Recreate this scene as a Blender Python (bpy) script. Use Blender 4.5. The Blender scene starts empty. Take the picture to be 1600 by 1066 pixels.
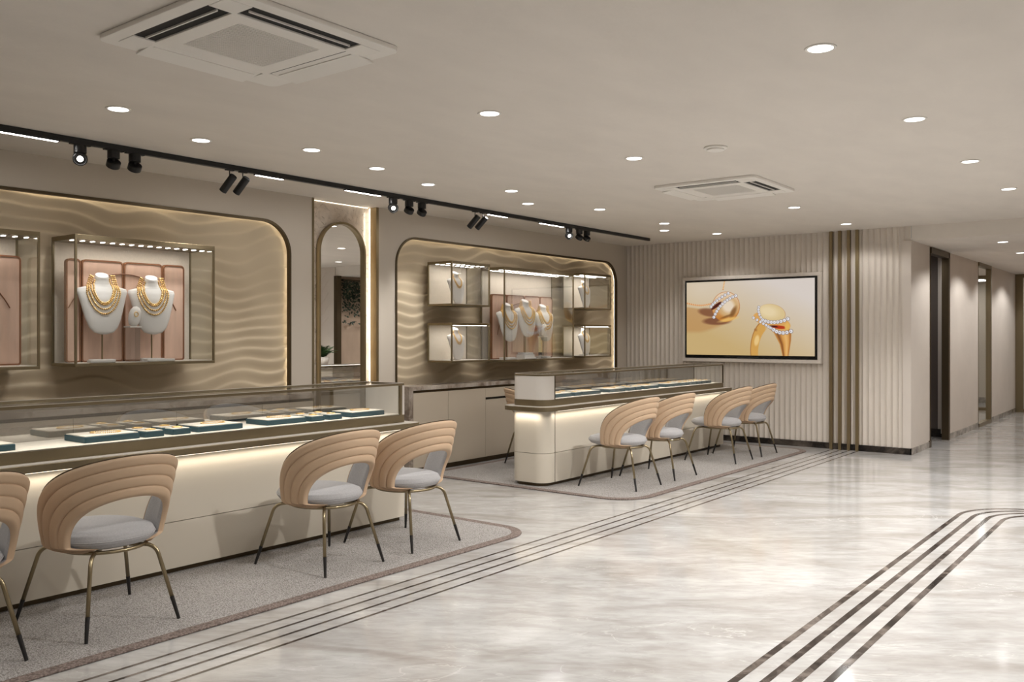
import bpy, bmesh, math, random
import numpy as np
from mathutils import Vector, Matrix
random.seed(7); np.random.seed(7)
S = bpy.context.scene
COL = S.collection
PI = math.pi
R = math.radians
CE = 2.87          # ceiling height
YW = 6.97          # display wall
XF = 11.80         # fluted wall

# ------------------------------------------------------------------ camera
cam = bpy.data.cameras.new('camera'); camo = bpy.data.objects.new('camera', cam); COL.objects.link(camo)
camo.location = (0, 0, 1.5)
camo.rotation_euler = (R(90), 0, R(37.97 - 90))
cam.sensor_fit = 'HORIZONTAL'; cam.sensor_width = 36; cam.lens = 36 * 1381 / 1600
cam.shift_y = -(533 - 524) / 1600.0
cam.clip_start = 0.05
S.camera = camo
# ------------------------------------------------------------------ world / exposure
w = bpy.data.worlds.new('world'); S.world = w; w.use_nodes = True
w.node_tree.nodes['Background'].inputs[0].default_value = (0.9, 0.87, 0.83, 1)
w.node_tree.nodes['Background'].inputs[1].default_value = 0.3
S.view_settings.view_transform = 'Standard'; S.view_settings.look = 'None'
S.view_settings.gamma = 1; S.view_settings.exposure = 0.0
S.view_settings.use_curve_mapping = False
LP = dict(down=42.0, near=27.0, far=300.0, corr=80.0, track=18.0, out=36.0)   # lamp powers
WARM = (1.0, 0.982, 0.965)

# ------------------------------------------------------------------ materials
def srgb(r, g, b):
    f = lambda c: (c/255/12.92) if c/255 <= 0.04045 else ((c/255+0.055)/1.055)**2.4
    return (f(r), f(g), f(b), 1)
def pm(name, col, rough=0.6, metal=0.0, noise=None, bump=None, **kw):
    """principled; noise=(scale, amount, stretch) colour variation; bump=(scale, strength, distance)"""
    m = bpy.data.materials.new(name); m.use_nodes = True
    nt = m.node_tree; b = nt.nodes['Principled BSDF']
    b.inputs['Base Color'].default_value = col; b.inputs['Roughness'].default_value = rough; b.inputs['Metallic'].default_value = metal
    for k, v in kw.items(): b.inputs[k.replace('_', ' ')].default_value = v
    tc = nt.nodes.new('ShaderNodeTexCoord')
    if noise:
        mp = nt.nodes.new('ShaderNodeMapping'); nt.links.new(tc.outputs['Object'], mp.inputs[0])
        mp.inputs['Scale'].default_value = noise[2] if len(noise) > 2 else (1, 1, 1)
        n = nt.nodes.new('ShaderNodeTexNoise'); n.inputs['Scale'].default_value = noise[0]; n.inputs['Detail'].default_value = 6
        nt.links.new(mp.outputs[0], n.inputs['Vector'])
        r = nt.nodes.new('ShaderNodeValToRGB'); nt.links.new(n.outputs[0], r.inputs[0])
        a = noise[1]
        r.color_ramp.elements[0].position = 0.3; r.color_ramp.elements[1].position = 0.7
        r.color_ramp.elements[0].color = tuple(c*(1-a) for c in col[:3]) + (1,)
        r.color_ramp.elements[1].color = tuple(min(1, c*(1+a)) for c in col[:3]) + (1,)
        nt.links.new(r.outputs[0], b.inputs['Base Color'])
    if bump:
        n = nt.nodes.new('ShaderNodeTexNoise'); n.inputs['Scale'].default_value = bump[0]; n.inputs['Detail'].default_value = 4
        mp = nt.nodes.new('ShaderNodeMapping'); nt.links.new(tc.outputs['Object'], mp.inputs[0])
        if len(bump) > 3: mp.inputs['Scale'].default_value = bump[3]
        nt.links.new(mp.outputs[0], n.inputs['Vector'])
        bp = nt.nodes.new('ShaderNodeBump'); bp.inputs['Strength'].default_value = bump[1]; bp.inputs['Distance'].default_value = bump[2]
        nt.links.new(n.outputs[0], bp.inputs['Height']); nt.links.new(bp.outputs[0], b.inputs['Normal'])
    return m
def emis(name, col, strength):
    m = bpy.data.materials.new(name); m.use_nodes = True; nt = m.node_tree; nt.nodes.clear()
    o = nt.nodes.new('ShaderNodeOutputMaterial'); e = nt.nodes.new('ShaderNodeEmission')
    e.inputs[0].default_value = col; e.inputs[1].default_value = strength; nt.links.new(e.outputs[0], o.inputs[0]); return m
def glassmat(name, tint=(1, 1, 1, 1), refl=1.0, base=0.0):
    m = bpy.data.materials.new(name); m.use_nodes = True; nt = m.node_tree; nt.nodes.clear()
    o = nt.nodes.new('ShaderNodeOutputMaterial'); t = nt.nodes.new('ShaderNodeBsdfTransparent'); t.inputs[0].default_value = tint
    g = nt.nodes.new('ShaderNodeBsdfGlossy'); g.inputs['Roughness'].default_value = 0.0
    f = nt.nodes.new('ShaderNodeFresnel'); f.inputs[0].default_value = 1.45
    mt = nt.nodes.new('ShaderNodeMath'); mt.operation = 'MULTIPLY_ADD'; mt.use_clamp = True
    mt.inputs[1].default_value = refl; mt.inputs[2].default_value = base
    nt.links.new(f.outputs[0], mt.inputs[0])
    x = nt.nodes.new('ShaderNodeMixShader'); nt.links.new(mt.outputs[0], x.inputs[0])
    nt.links.new(t.outputs[0], x.inputs[1]); nt.links.new(g.outputs[0], x.inputs[2]); nt.links.new(x.outputs[0], o.inputs[0]); return m
def marble(name, base, light, dark, rough=0.12, scale=1.0, seed=0.0, vein=0.5, stretch=(1, 1, 1), veinw=0.03, rot=0.6, vcol=None):
    m = bpy.data.materials.new(name); m.use_nodes = True; nt = m.node_tree; b = nt.nodes['Principled BSDF']
    L = nt.links.new
    tc = nt.nodes.new('ShaderNodeTexCoord'); mp = nt.nodes.new('ShaderNodeMapping')
    m0 = nt.nodes.new('ShaderNodeMapping'); m0.inputs['Rotation'].default_value = (0, 0, rot); L(tc.outputs['Object'], m0.inputs[0]); L(m0.outputs[0], mp.inputs[0]); mp.inputs['Scale'].default_value = stretch; mp.inputs['Location'].default_value = (seed, seed*1.7, seed*0.3)
    def noise(s, d, dist=0.0):
        n = nt.nodes.new('ShaderNodeTexNoise'); n.inputs['Scale'].default_value = s*scale; n.inputs['Detail'].default_value = d; n.inputs['Distortion'].default_value = dist
        L(mp.outputs[0], n.inputs['Vector']); return n
    def ramp(src, e):
        r = nt.nodes.new('ShaderNodeValToRGB'); L(src, r.inputs[0]); cr = r.color_ramp
        while len(cr.elements) < len(e): cr.elements.new(0.5)
        for el, (p, c) in zip(cr.elements, e): el.position = p; el.color = c
        return r
    def mix(fac, a, c2):
        x = nt.nodes.new('ShaderNodeMix'); x.data_type = 'RGBA'
        if isinstance(fac, float): x.inputs[0].default_value = fac
        else: L(fac, x.inputs[0])
        for s, i in ((a, 6), (c2, 7)):
            if isinstance(s, tuple): x.inputs[i].default_value = s
            else: L(s, x.inputs[i])
        return x.outputs[2]
    n1 = noise(0.9, 8, 1.2); c1 = ramp(n1.outputs[0], [(0.33, dark), (0.5, base), (0.7, light)])
    n4 = noise(7, 8, 0.6); c4 = ramp(n4.outputs[0], [(0.3, (0.87, 0.86, 0.85, 1)), (0.7, (1.06, 1.06, 1.06, 1))])
    mm = nt.nodes.new('ShaderNodeMix'); mm.data_type = 'RGBA'; mm.blend_type = 'MULTIPLY'; mm.inputs[0].default_value = 1.0
    L(c1.outputs[0], mm.inputs[6]); L(c4.outputs[0], mm.inputs[7])
    n2 = noise(0.8, 10, 2.2); W = (1, 1, 1, 1); K = (0, 0, 0, 1)
    v1 = ramp(n2.outputs[0], [(0.5-veinw*0.5, K), (0.5, W), (0.5+veinw*0.5, K)])
    msk = noise(0.7, 2); mk = ramp(msk.outputs[0], [(0.48, K), (0.62, W)])
    mu = nt.nodes.new('ShaderNodeMath'); mu.operation = 'MULTIPLY'; L(v1.outputs[0], mu.inputs[0]); L(mk.outputs[0], mu.inputs[1])
    mu2 = nt.nodes.new('ShaderNodeMath'); mu2.operation = 'MULTIPLY'; L(mu.outputs[0], mu2.inputs[0]); mu2.inputs[1].default_value = vein
    n3 = noise(1.7, 9, 2.6); v2 = ramp(n3.outputs[0], [(0.485, K), (0.5, W), (0.515, K)])
    m3 = nt.nodes.new('ShaderNodeMath'); m3.operation = 'MULTIPLY'; L(v2.outputs[0], m3.inputs[0]); m3.inputs[1].default_value = vein*0.35
    c = mix(mu2.outputs[0], mm.outputs[2], vcol or (light if vein < 1 else dark))
    c = mix(m3.outputs[0], c, tuple(x*0.55 for x in dark[:3]) + (1,))
    L(c, b.inputs['Base Color']); b.inputs['Roughness'].default_value = rough
    b.inputs['Specular IOR Level'].default_value = 0.5
    return m
M = {}
M['ceiling'] = pm('ceiling_plaster', srgb(226, 219, 210), 0.85, noise=(1.6, 0.035, (1, 2.2, 1)), bump=(9, 0.25, 0.01, (1, 2.5, 1)))
M['wall'] = pm('wall_paint', srgb(198, 188, 174), 0.55)
M['flute'] = pm('fluted_paint', srgb(214, 205, 194), 0.75, noise=(6, 0.03, (3, 3, 0.4)), bump=(30, 0.08, 0.002, (1, 1, 0.12)))
M['plain'] = pm('corridor_plaster', srgb(212, 203, 193), 0.75, noise=(3, 0.025), bump=(20, 0.1, 0.003))
M['wave'] = pm('wave_panel', srgb(200, 184, 157), 0.85)
M['floor'] = marble('marble_floor', srgb(184, 182, 179), srgb(198, 197, 195), srgb(168, 164, 159), 0.11, 1.1, 3.1, 0.38, (1.0, 2.8, 1), rot=0.95, veinw=0.016, vcol=srgb(236, 234, 231))
M['dark_marble'] = marble('dark_marble', srgb(40, 34, 30), srgb(95, 86, 78), srgb(15, 13, 12), 0.12, 3.0, 1.0, 0.6)
M['inlay'] = marble('inlay_marble', srgb(70, 62, 58), srgb(134, 124, 116), srgb(24, 21, 20), 0.12, 4.5, 5.0, 0.5)
M['grey_marble'] = marble('grey_marble', srgb(150, 143, 134), srgb(190, 183, 175), srgb(110, 102, 94), 0.2, 4.0, 2.0, 0.5)
M['niche'] = marble('niche_marble', srgb(212, 200, 186), srgb(226, 218, 206), srgb(196, 180, 162), 0.1, 2.2, 8.0, 2.2, veinw=0.018)
M['stone'] = marble('sideboard_stone', srgb(172, 160, 148), srgb(200, 192, 182), srgb(128, 114, 102), 0.25, 5.0, 4.0, 0.6)
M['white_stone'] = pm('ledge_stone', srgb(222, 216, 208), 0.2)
M['bronze'] = pm('bronze', srgb(136, 123, 98), 0.38, 0.85, bump=(160, 0.06, 0.001, (0.05, 1, 1)))
M['bronze_dark'] = pm('bronze_dark', srgb(90, 78, 60), 0.42, 0.85)
M['brass'] = pm('brass', srgb(150, 134, 104), 0.35, 0.9)
M['cream'] = pm('cream_lacquer', srgb(208, 199, 183), 0.32)
M['sidecream'] = pm('sideboard_lacquer', srgb(196, 184, 166), 0.35)
M['whitepanel'] = pm('case_end_panel', srgb(216, 210, 202), 0.4)
M['leather'] = pm('tan_leather', srgb(196, 168, 139), 0.6, bump=(180, 0.12, 0.001), noise=(5, 0.035))
M['grey'] = pm('grey_fabric', srgb(172, 170, 170), 0.95, noise=(120, 0.08), bump=(260, 0.35, 0.0015))
M['tube'] = pm('chair_tube', srgb(154, 140, 112), 0.3, 0.95)
M['blacktip'] = pm('black_foot', srgb(30, 27, 26), 0.4)
M['black'] = pm('black_metal', srgb(26, 26, 27), 0.42)
M['blackg'] = pm('black_gloss', srgb(14, 14, 15), 0.2)
M['acwhite'] = pm('ac_white', srgb(238, 234, 227), 0.5)
M['slot'] = pm('vent_dark', srgb(10, 10, 10), 0.7)
M['bust'] = pm('white_bust', srgb(214, 210, 206), 0.55)
M['gold'] = pm('gold', srgb(238, 202, 140), 0.28, 1.0)
M['fabricwhite'] = pm('case_lining', srgb(220, 210, 196), 0.9, noise=(90, 0.05), bump=(150, 0.3, 0.001))
M['pinkwood'] = pm('rosewood_veneer', srgb(204, 172, 153), 0.5, noise=(14, 0.09, (1.5, 1, 0.25)))
M['brownedge'] = pm('walnut_edge', srgb(128, 84, 56), 0.5)
M['teal'] = pm('teal_leatherette', srgb(42, 74, 84), 0.5)
M['creampad'] = pm('cream_pad', srgb(226, 218, 204), 0.8)
M['gem'] = pm('gem', srgb(235, 235, 240), 0.05, 0.6)
M['mirror'] = pm('mirror_glass', (0.88, 0.87, 0.85, 1), 0.0, 1.0)
M['glass'] = glassmat('clear_glass', (0.985, 0.99, 0.985, 1), 0.24)
M['backglass'] = glassmat('case_back_glass', (0.95, 0.94, 0.93, 1), 0.6, 0.25)
M['acrylic'] = glassmat('acrylic', (0.93, 0.94, 0.95, 1), 1.0, 0.03)
M['led'] = emis('led_white', (1, 0.94, 0.88, 1), 14)
M['ledstrip'] = emis('led_cove', (1, 0.87, 0.68, 1), 6)
M['ledcase'] = emis('led_case', (1, 0.94, 0.86, 1), 3)
M['ledledge'] = emis('led_ledge', (1, 0.9, 0.74, 1), 3)
M['lens'] = emis('downlight_lens', (1, 0.97, 0.94, 1), 6)
M['wood'] = pm('pale_wood', srgb(186, 164, 144), 0.6, noise=(5, 0.08, (1, 6, 0.4)))
M['leaf'] = pm('leaf', srgb(52, 84, 44), 0.5, noise=(8, 0.3))
M['leafdark'] = pm('leaf_dark', srgb(34, 52, 34), 0.5, noise=(8, 0.3))
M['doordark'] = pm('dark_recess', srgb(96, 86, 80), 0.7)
# rug: woven speckle
def rugmat(name, a, b, s):
    m = bpy.data.materials.new(name); m.use_nodes = True; nt = m.node_tree; p = nt.nodes['Principled BSDF']; L = nt.links.new
    tc = nt.nodes.new('ShaderNodeTexCoord'); v = nt.nodes.new('ShaderNodeTexVoronoi'); v.inputs['Scale'].default_value = s
    L(tc.outputs['Object'], v.inputs['Vector'])
    r = nt.nodes.new('ShaderNodeValToRGB'); L(v.outputs['Distance'], r.inputs[0])
    r.color_ramp.elements[0].position = 0.15; r.color_ramp.elements[0].color = a; r.color_ramp.elements[1].position = 0.75; r.color_ramp.elements[1].color = b
    L(r.outputs[0], p.inputs['Base Color']); p.inputs['Roughness'].default_value = 1.0
    bp = nt.nodes.new('ShaderNodeBump'); bp.inputs['Strength'].default_value = 0.6; bp.inputs['Distance'].default_value = 0.004; bp.invert = True
    L(v.outputs['Distance'], bp.inputs['Height']); L(bp.outputs[0], p.inputs['Normal']); return m
M['rug'] = rugmat('rug_pile', srgb(188, 184, 180), srgb(124, 119, 114), 130)
M['rugborder'] = rugmat('rug_border', srgb(146, 131, 123), srgb(100, 87, 80), 90)

# ------------------------------------------------------------------ mesh helpers
class MB:
    def __init__(s): s.v = []; s.f = []
    def add(s, vs, fs):
        o = len(s.v); s.v += [tuple(v) for v in vs]; s.f += [tuple(i+o for i in f) for f in fs]; return s
    def box(s, x0, y0, z0, x1, y1, z1, mat=None):
        vs = [(x0,y0,z0),(x1,y0,z0),(x1,y1,z0),(x0,y1,z0),(x0,y0,z1),(x1,y0,z1),(x1,y1,z1),(x0,y1,z1)]
        if mat is not None: vs = [mat @ Vector(v) for v in vs]
        return s.add(vs, [(0,3,2,1),(4,5,6,7),(0,1,5,4),(1,2,6,5),(2,3,7,6),(3,0,4,7)])
    def prism(s, pts, z0, z1, mat=None):
        n = len(pts); vs = [(x, y, z0) for x, y in pts] + [(x, y, z1) for x, y in pts]
        if mat is not None: vs = [mat @ Vector(v) for v in vs]
        return s.add(vs, [tuple(range(n-1, -1, -1)), tuple(range(n, 2*n))] + [(i, (i+1) % n, n+(i+1) % n, n+i) for i in range(n)])
    def ringprism(s, po, pi_, z0, z1, mat=None):
        n = len(po); vs = [(x,y,z0) for x,y in po]+[(x,y,z0) for x,y in pi_]+[(x,y,z1) for x,y in po]+[(x,y,z1) for x,y in pi_]
        if mat is not None: vs = [mat @ Vector(v) for v in vs]
        fs = []
        for i in range(n):
            j = (i+1) % n
            fs += [(i, n+i, n+j, j), (2*n+i, 2*n+j, 3*n+j, 3*n+i), (i, j, 2*n+j, 2*n+i), (n+i, 3*n+i, 3*n+j, n+j)]
        return s.add(vs, fs)
    def lathe(s, prof, n=24, mat=None, sx=1, sy=1):
        vs = []; fs = []; k = len(prof)
        for i in range(n):
            a = 2*PI*i/n
            for r, z in prof: vs.append((r*math.cos(a)*sx, r*math.sin(a)*sy, z))
        if mat is not None: vs = [mat @ Vector(v) for v in vs]
        for i in range(n):
            j = (i+1) % n
            for q in range(k-1): fs.append((i*k+q, j*k+q, j*k+q+1, i*k+q+1))
        s.add(vs, fs)
        o = len(s.v) - len(vs)
        if prof[0][0] > 1e-6: s.f.append(tuple(o+i*k for i in range(n-1, -1, -1)))
        if prof[-1][0] > 1e-6: s.f.append(tuple(o+i*k+k-1 for i in range(n)))
        return s
    def cyl(s, r, z0, z1, n=24, mat=None): return s.lathe([(r, z0), (r, z1)], n, mat)
    def tube(s, pts, r, n=10, closed=False, cap=True):
        P = [Vector(p) for p in pts]; m = len(P); rr = r if isinstance(r, (list, tuple)) else [r]*m
        T = []
        for i in range(m):
            a = P[(i-1) % m] if (closed or i > 0) else P[i]; b = P[(i+1) % m] if (closed or i < m-1) else P[i]
            T.append((b-a).normalized())
        ref = Vector((0, 0, 1)) if abs(T[0].z) < 0.9 else Vector((1, 0, 0))
        u = T[0].cross(ref).normalized(); vs = []
        for i in range(m):
            u = (u - T[i]*u.dot(T[i])).normalized(); w_ = T[i].cross(u)
            for q in range(n):
                a = 2*PI*q/n; vs.append(P[i] + (u*math.cos(a) + w_*math.sin(a))*rr[i])
        fs = []
        for i in range(m if closed else m-1):
            j = (i+1) % m
            for q in range(n): fs.append((i*n+q, i*n+(q+1) % n, j*n+(q+1) % n, j*n+q))
        if cap and not closed: fs += [tuple(range(n-1, -1, -1)), tuple((m-1)*n+q for q in range(n))]
        return s.add(vs, fs)
    def grid(s, fn, nu, nv, closeu=False):
        vs = [fn(i/(nu-1) if not closeu else i/nu, j/(nv-1)) for i in range(nu) for j in range(nv)]
        fs = [(i*nv+j, ((i+1) % nu)*nv+j, ((i+1) % nu)*nv+j+1, i*nv+j+1) for i in range(nu if closeu else nu-1) for j in range(nv-1)]
        return s.add(vs, fs)
    def build(s, name, mat, parent=None, smooth=False, loc=None, bevel=0.0, auto=None, fixn=True):
        me = bpy.data.meshes.new(name); me.from_pydata(s.v, [], s.f)
        if fixn:
            b = bmesh.new(); b.from_mesh(me); bmesh.ops.recalc_face_normals(b, faces=b.faces[:]); b.to_mesh(me); b.free()
        me.materials.append(mat)
        if smooth: me.shade_smooth()
        if auto:
            me.shade_smooth()
            b = bmesh.new(); b.from_mesh(me)
            for e in b.edges:
                if len(e.link_faces) == 2 and e.calc_face_angle(0) > auto: e.smooth = False
            b.to_mesh(me); b.free()
        o = bpy.data.objects.new(name, me); COL.objects.link(o)
        if parent: o.parent = parent
        if loc: o.location = loc
        if bevel:
            md = o.modifiers.new('bevel', 'BEVEL'); md.width = bevel; md.segments = 2; md.limit_method = 'ANGLE'
        return o
def tag(o, label=None, cat=None, group=None, kind=None):
    if label: o['label'] = label
    if cat: o['category'] = cat
    if group: o['group'] = group
    if kind: o['kind'] = kind
    return o
def thing(name, label, cat, loc=(0,0,0), rz=0, group=None):
    o = bpy.data.objects.new(name, None); COL.objects.link(o); o.location = loc; o.rotation_euler = (0, 0, rz); o.empty_display_size = 0.1
    return tag(o, label, cat, group)
def struct(o): o['kind'] = 'structure'; return o
KIDS = {}
def children(o): return [c for c in bpy.data.objects if c.parent == o]
def dup(root, loc, rz=None, label=None, group=None, scale=None):
    r = root.copy(); COL.objects.link(r); r.location = loc
    if rz is not None: r.rotation_euler = (0, 0, rz)
    if label: r['label'] = label
    if group: r['group'] = group
    if scale: r.scale = (scale,)*3
    for ch in children(root):
        c = ch.copy(); COL.objects.link(c); c.parent = r
        for g in children(ch):
            d = g.copy(); COL.objects.link(d); d.parent = c
    return r
def rrect(x0, y0, x1, y1, r, n=8):
    """rounded rectangle ccw; r = radius or (ll, lr, ur, ul)"""
    if not isinstance(r, (tuple, list)): r = (r,)*4
    out = []
    for (cx, cy, a0, rr) in ((x0+r[0], y0+r[0], PI, r[0]), (x1-r[1], y0+r[1], 1.5*PI, r[1]), (x1-r[2], y1-r[2], 0, r[2]), (x0+r[3], y1-r[3], 0.5*PI, r[3])):
        for i in range(n+1):
            a = a0 + 0.5*PI*i/n; out.append((cx+rr*math.cos(a), cy+rr*math.sin(a)))
    return out
def lamp_spot(name, loc, power, cone=150, blend=0.35, rot=(0,0,0), radius=0.05, parent=None, col=WARM):
    l = bpy.data.lights.new(name, 'SPOT'); l.energy = power; l.spot_size = R(cone); l.spot_blend = blend; l.shadow_soft_size = radius; l.color = col
    o = bpy.data.objects.new(name, l); COL.objects.link(o); o.location = loc; o.rotation_euler = rot
    if parent: o.parent = parent
    return o
def lamp_area(name, loc, sx, sy, power, rot=(0,0,0), parent=None, col=WARM, spread=180):
    l = bpy.data.lights.new(name, 'AREA'); l.shape = 'RECTANGLE'; l.size = sx; l.size_y = sy; l.energy = power; l.color = col; l.spread = R(spread)
    o = bpy.data.objects.new(name, l); COL.objects.link(o); o.location = loc; o.rotation_euler = rot
    if parent: o.parent = parent
    return o

# ================================================================== SETTING
X0, Y0 = -2.6, -4.2
struct(MB().box(X0, Y0, -0.1, 22.5, 7.3, 0).build('floor', M['floor']))
struct(MB().box(X0, Y0, CE, XF+0.02, 7.3, CE+0.1).build('ceiling', M['ceiling']))
struct(MB().box(XF+0.02, Y0, 2.69, 22.5, 2.87, CE+0.1).build('ceiling', M['ceiling']))          # lower corridor soffit with its fascia
struct(MB().box(X0-0.1, Y0, 0, X0, 7.3, CE).build('wall_behind', M['wall']))
struct(MB().box(X0, Y0-0.1, 0, XF, Y0, CE).build('wall_right', M['plain']))

# display wall (left), built as columns around two rounded openings and the niche
F1 = (0.82, 5.44); F2 = (6.85, 11.50); FTOP = 2.60; FR = 0.32
def ztop(x, a, b):
    if x < a + FR: d = a + FR - x
    elif x > b - FR: d = x - (b - FR)
    else: return FTOP
    return FTOP - FR + math.sqrt(max(0, FR*FR - d*d))
wl = MB()
def wallcols(x0, x1, op):
    if op is None: wl.box(x0, YW, 0, x1, YW+0.02, CE); return
    a, b = op
    wl.box(x0, YW, 0, a, YW+0.02, CE); wl.box(b, YW, 0, x1, YW+0.02, CE)
    xs = [a + FR*(1-math.cos(PI/2*i/14)) for i in range(15)]; xs += [b - (x - a) for x in reversed(xs)]
    for p, q in zip(xs, xs[1:]):
        za, zb = ztop(p, a, b), ztop(q, a, b)
        vs = [(p, YW, za), (q, YW, zb), (q, YW, CE), (p, YW, CE), (p, YW+0.02, za), (q, YW+0.02, zb), (q, YW+0.02, CE), (p, YW+0.02, CE)]
        wl.add(vs, [(0,1,2,3), (7,6,5,4), (0,4,5,1)])
    wl.box(a, YW, 0, b, YW+0.02, 0.5)
wallcols(X0, 5.72, F1); wallcols(6.57, XF, F2)
wl.box(X0, 7.2, 0, XF, 7.3, CE)
struct(wl.build('wall_left', M['wall']))
# niche with marble
nb = MB(); nb.box(5.66, 7.08, 0, 6.62, 7.12, CE)
struct(nb.build('wall_niche', M['niche']))
struct(MB().box(5.70, 6.965, 0, 5.725, 7.08, CE).build('trim_1', M['bronze']))
struct(MB().box(6.565, 6.965, 0, 6.60, 7.06, CE).build('trim_2', M['brass']))
for nm, (x, y0) in {'cove': (6.575, 7.07)}.items():
    t = thing('niche_light_strip', 'vertical glowing light strip at the right side of the marble niche', 'light strip', (x, y0, 0))
    MB().box(-0.006, -0.002, 0.95, 0.012, 0.006, CE-0.01).build('diffuser', M['ledstrip'], t)
t = thing('niche_light_strip', 'vertical light strip hidden at the left side of the marble niche', 'light strip', (5.722, 7.07, 0))
MB().box(-0.01, -0.008, 0.95, 0.012, 0.006, CE-0.01).build('diffuser', M['ledstrip'], t)
lamp_area('niche_lamp', (6.545, 7.03, 1.9), 1.85, 0.02, 1.4, (0, R(90), R(-35)), None, (1, 0.9, 0.76))
t = thing('niche_light_strip', 'horizontal light strip along the ceiling over the marble niche', 'light strip', (6.14, 7.07, CE))
MB().box(-0.4, 0.002, -0.006, 0.4, 0.006, -0.002).build('diffuser', M['ledledge'], t)

# fluted wall (concave flutes) + corner return
fl = MB(); pitch = 0.0725; N = int(round((6.96-2.87)/pitch)); pitch = (6.96-2.87)/N
prof = []
for i in range(N):
    for k in range(6):
        u = k/6; y = 2.87 + (i+u)*pitch
        prof.append((XF + 0.024*math.sin(PI*u)**0.8, y))
prof.append((XF, 6.96))
vs = []; fs = []
for x, y in prof: vs += [(x, y, 0.08), (x, y, CE)]
for i in range(len(prof)-1): fs.append((2*i, 2*i+1, 2*i+3, 2*i+2))
fl.add(vs, fs)
struct(fl.build('wall_back', M['flute'], auto=R(55)))
struct(MB().box(XF+0.04, 2.90, 0, XF+0.12, 7.3, CE).build('wall_back', M['flute']))
struct(MB().box(XF-0.012, 2.862, 0, XF+0.018, 6.95, 0.08).build('baseboard_back', M['dark_marble']))
# TV surround: plain frame on the fluted wall
# corridor wall with an opening and a mirror panel
cw = MB()
for a, b in ((XF, 12.78), (13.87, 16.0), (17.07, 19.65)):
    cw.box(a, 2.87, 0.08, b, 2.97, 2.69)
cw.box(12.78, 2.87, 2.66, 13.87, 2.97, 2.69); cw.box(16.0, 2.93, 0.0, 17.07, 2.97, 2.69)
struct(cw.build('wall_corridor', M['plain']))
for i, (a, b) in enumerate(((XF-0.012, 12.78), (13.87, 16.0), (17.07, 19.65))):
    struct(MB().box(a, 2.858, 0, b, 2.875, 0.08).build('baseboard_corridor', M['grey_marble']))
struct(MB().box(12.70, 2.855, 0, 12.80, 2.875, 0.09).build('trim_3', M['bronze_dark']))
# door opening
dj = MB(); dj.box(13.80, 2.85, 0, 13.88, 2.945, 2.68); dj.box(12.78, 2.85, 2.60, 13.88, 2.945, 2.68); dj.box(12.76, 2.86, 0, 12.78, 2.945, 2.68)
struct(dj.build('trim_4', M['bronze_dark']))
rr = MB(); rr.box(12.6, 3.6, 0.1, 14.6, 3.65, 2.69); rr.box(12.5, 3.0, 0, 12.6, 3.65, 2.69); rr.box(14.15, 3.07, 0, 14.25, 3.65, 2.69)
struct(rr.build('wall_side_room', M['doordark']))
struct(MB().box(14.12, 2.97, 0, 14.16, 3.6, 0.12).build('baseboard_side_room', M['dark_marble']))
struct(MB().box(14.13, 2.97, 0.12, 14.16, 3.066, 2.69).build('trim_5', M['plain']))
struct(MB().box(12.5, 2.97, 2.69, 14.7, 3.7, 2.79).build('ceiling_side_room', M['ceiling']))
# mirror panel in the corridor
t = thing('corridor_mirror', 'tall narrow mirror panel in a brass frame on the corridor wall', 'mirror', (16.0, 2.87, 0))
MB().box(0.0, 0.02, 0.05, 1.04, 0.03, 2.64).build('mirror_glass', M['mirror'], t)
b = MB(); b.box(0, -0.02, 0, 1.07, 0.05, 0.06); b.box(0, -0.02, 2.63, 1.07, 0.05, 2.69); b.box(1.0, -0.02, 0.06, 1.07, 0.05, 2.63); b.box(0, -0.005, 0.06, 0.02, 0.05, 2.63)
b.build('frame', M['bronze'], t)
# end of corridor: glass door in brass frame
b = MB(); b.box(19.65, 2.74, 0, 19.73, 2.87, 2.69); b.box(19.65, 1.75, 2.62, 19.73, 2.74, 2.69); b.box(19.65, 1.75, 0, 19.73, 2.74, 0.06); b.box(19.65, 1.65, 0, 19.73, 1.75, 2.69)
d1 = struct(b.build('door_1', M['bronze']))
MB().box(19.68, 1.75, 0.06, 19.69, 2.74, 2.62).build('glass_pane', M['glass'], d1)
struct(MB().box(19.65, 0.3, 0, 19.75, 1.65, 2.69).build('wall_corridor_end', M['plain']))
e = MB(); e.box(21.9, 0, 0.1, 22.0, 7.3, CE); e.box(19.73, 2.87, 0, 22.0, 2.97, CE); struct(e.build('wall_far_room', M['wall']))
struct(MB().box(21.88, 0, 0, 21.9, 2.87, 0.12).build('baseboard_far_room', M['grey_marble']))
lamp_area('side_room_fill', (13.3, 3.3, 2.6), 0.5, 0.3, 5)  # added fill lamp to brighten the dark side room, has no fixture
lamp_area('far_room_light', (20.8, 1.8, 2.66), 0.8, 0.8, 16)
# the far side of the corridor, seen only in the arched mirror
struct(MB().box(XF+0.05, 0.30, 0, 19.65, 0.40, 2.69).build('wall_corridor_right', M['wood']))
struct(MB().box(XF-0.03, 0.40, 0, XF+0.08, 0.50, 2.69).build('trim_6', M['bronze_dark']))
struct(MB().box(XF, Y0, 0, XF+0.1, 0.40, CE).build('wall_entrance', M['plain']))

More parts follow.
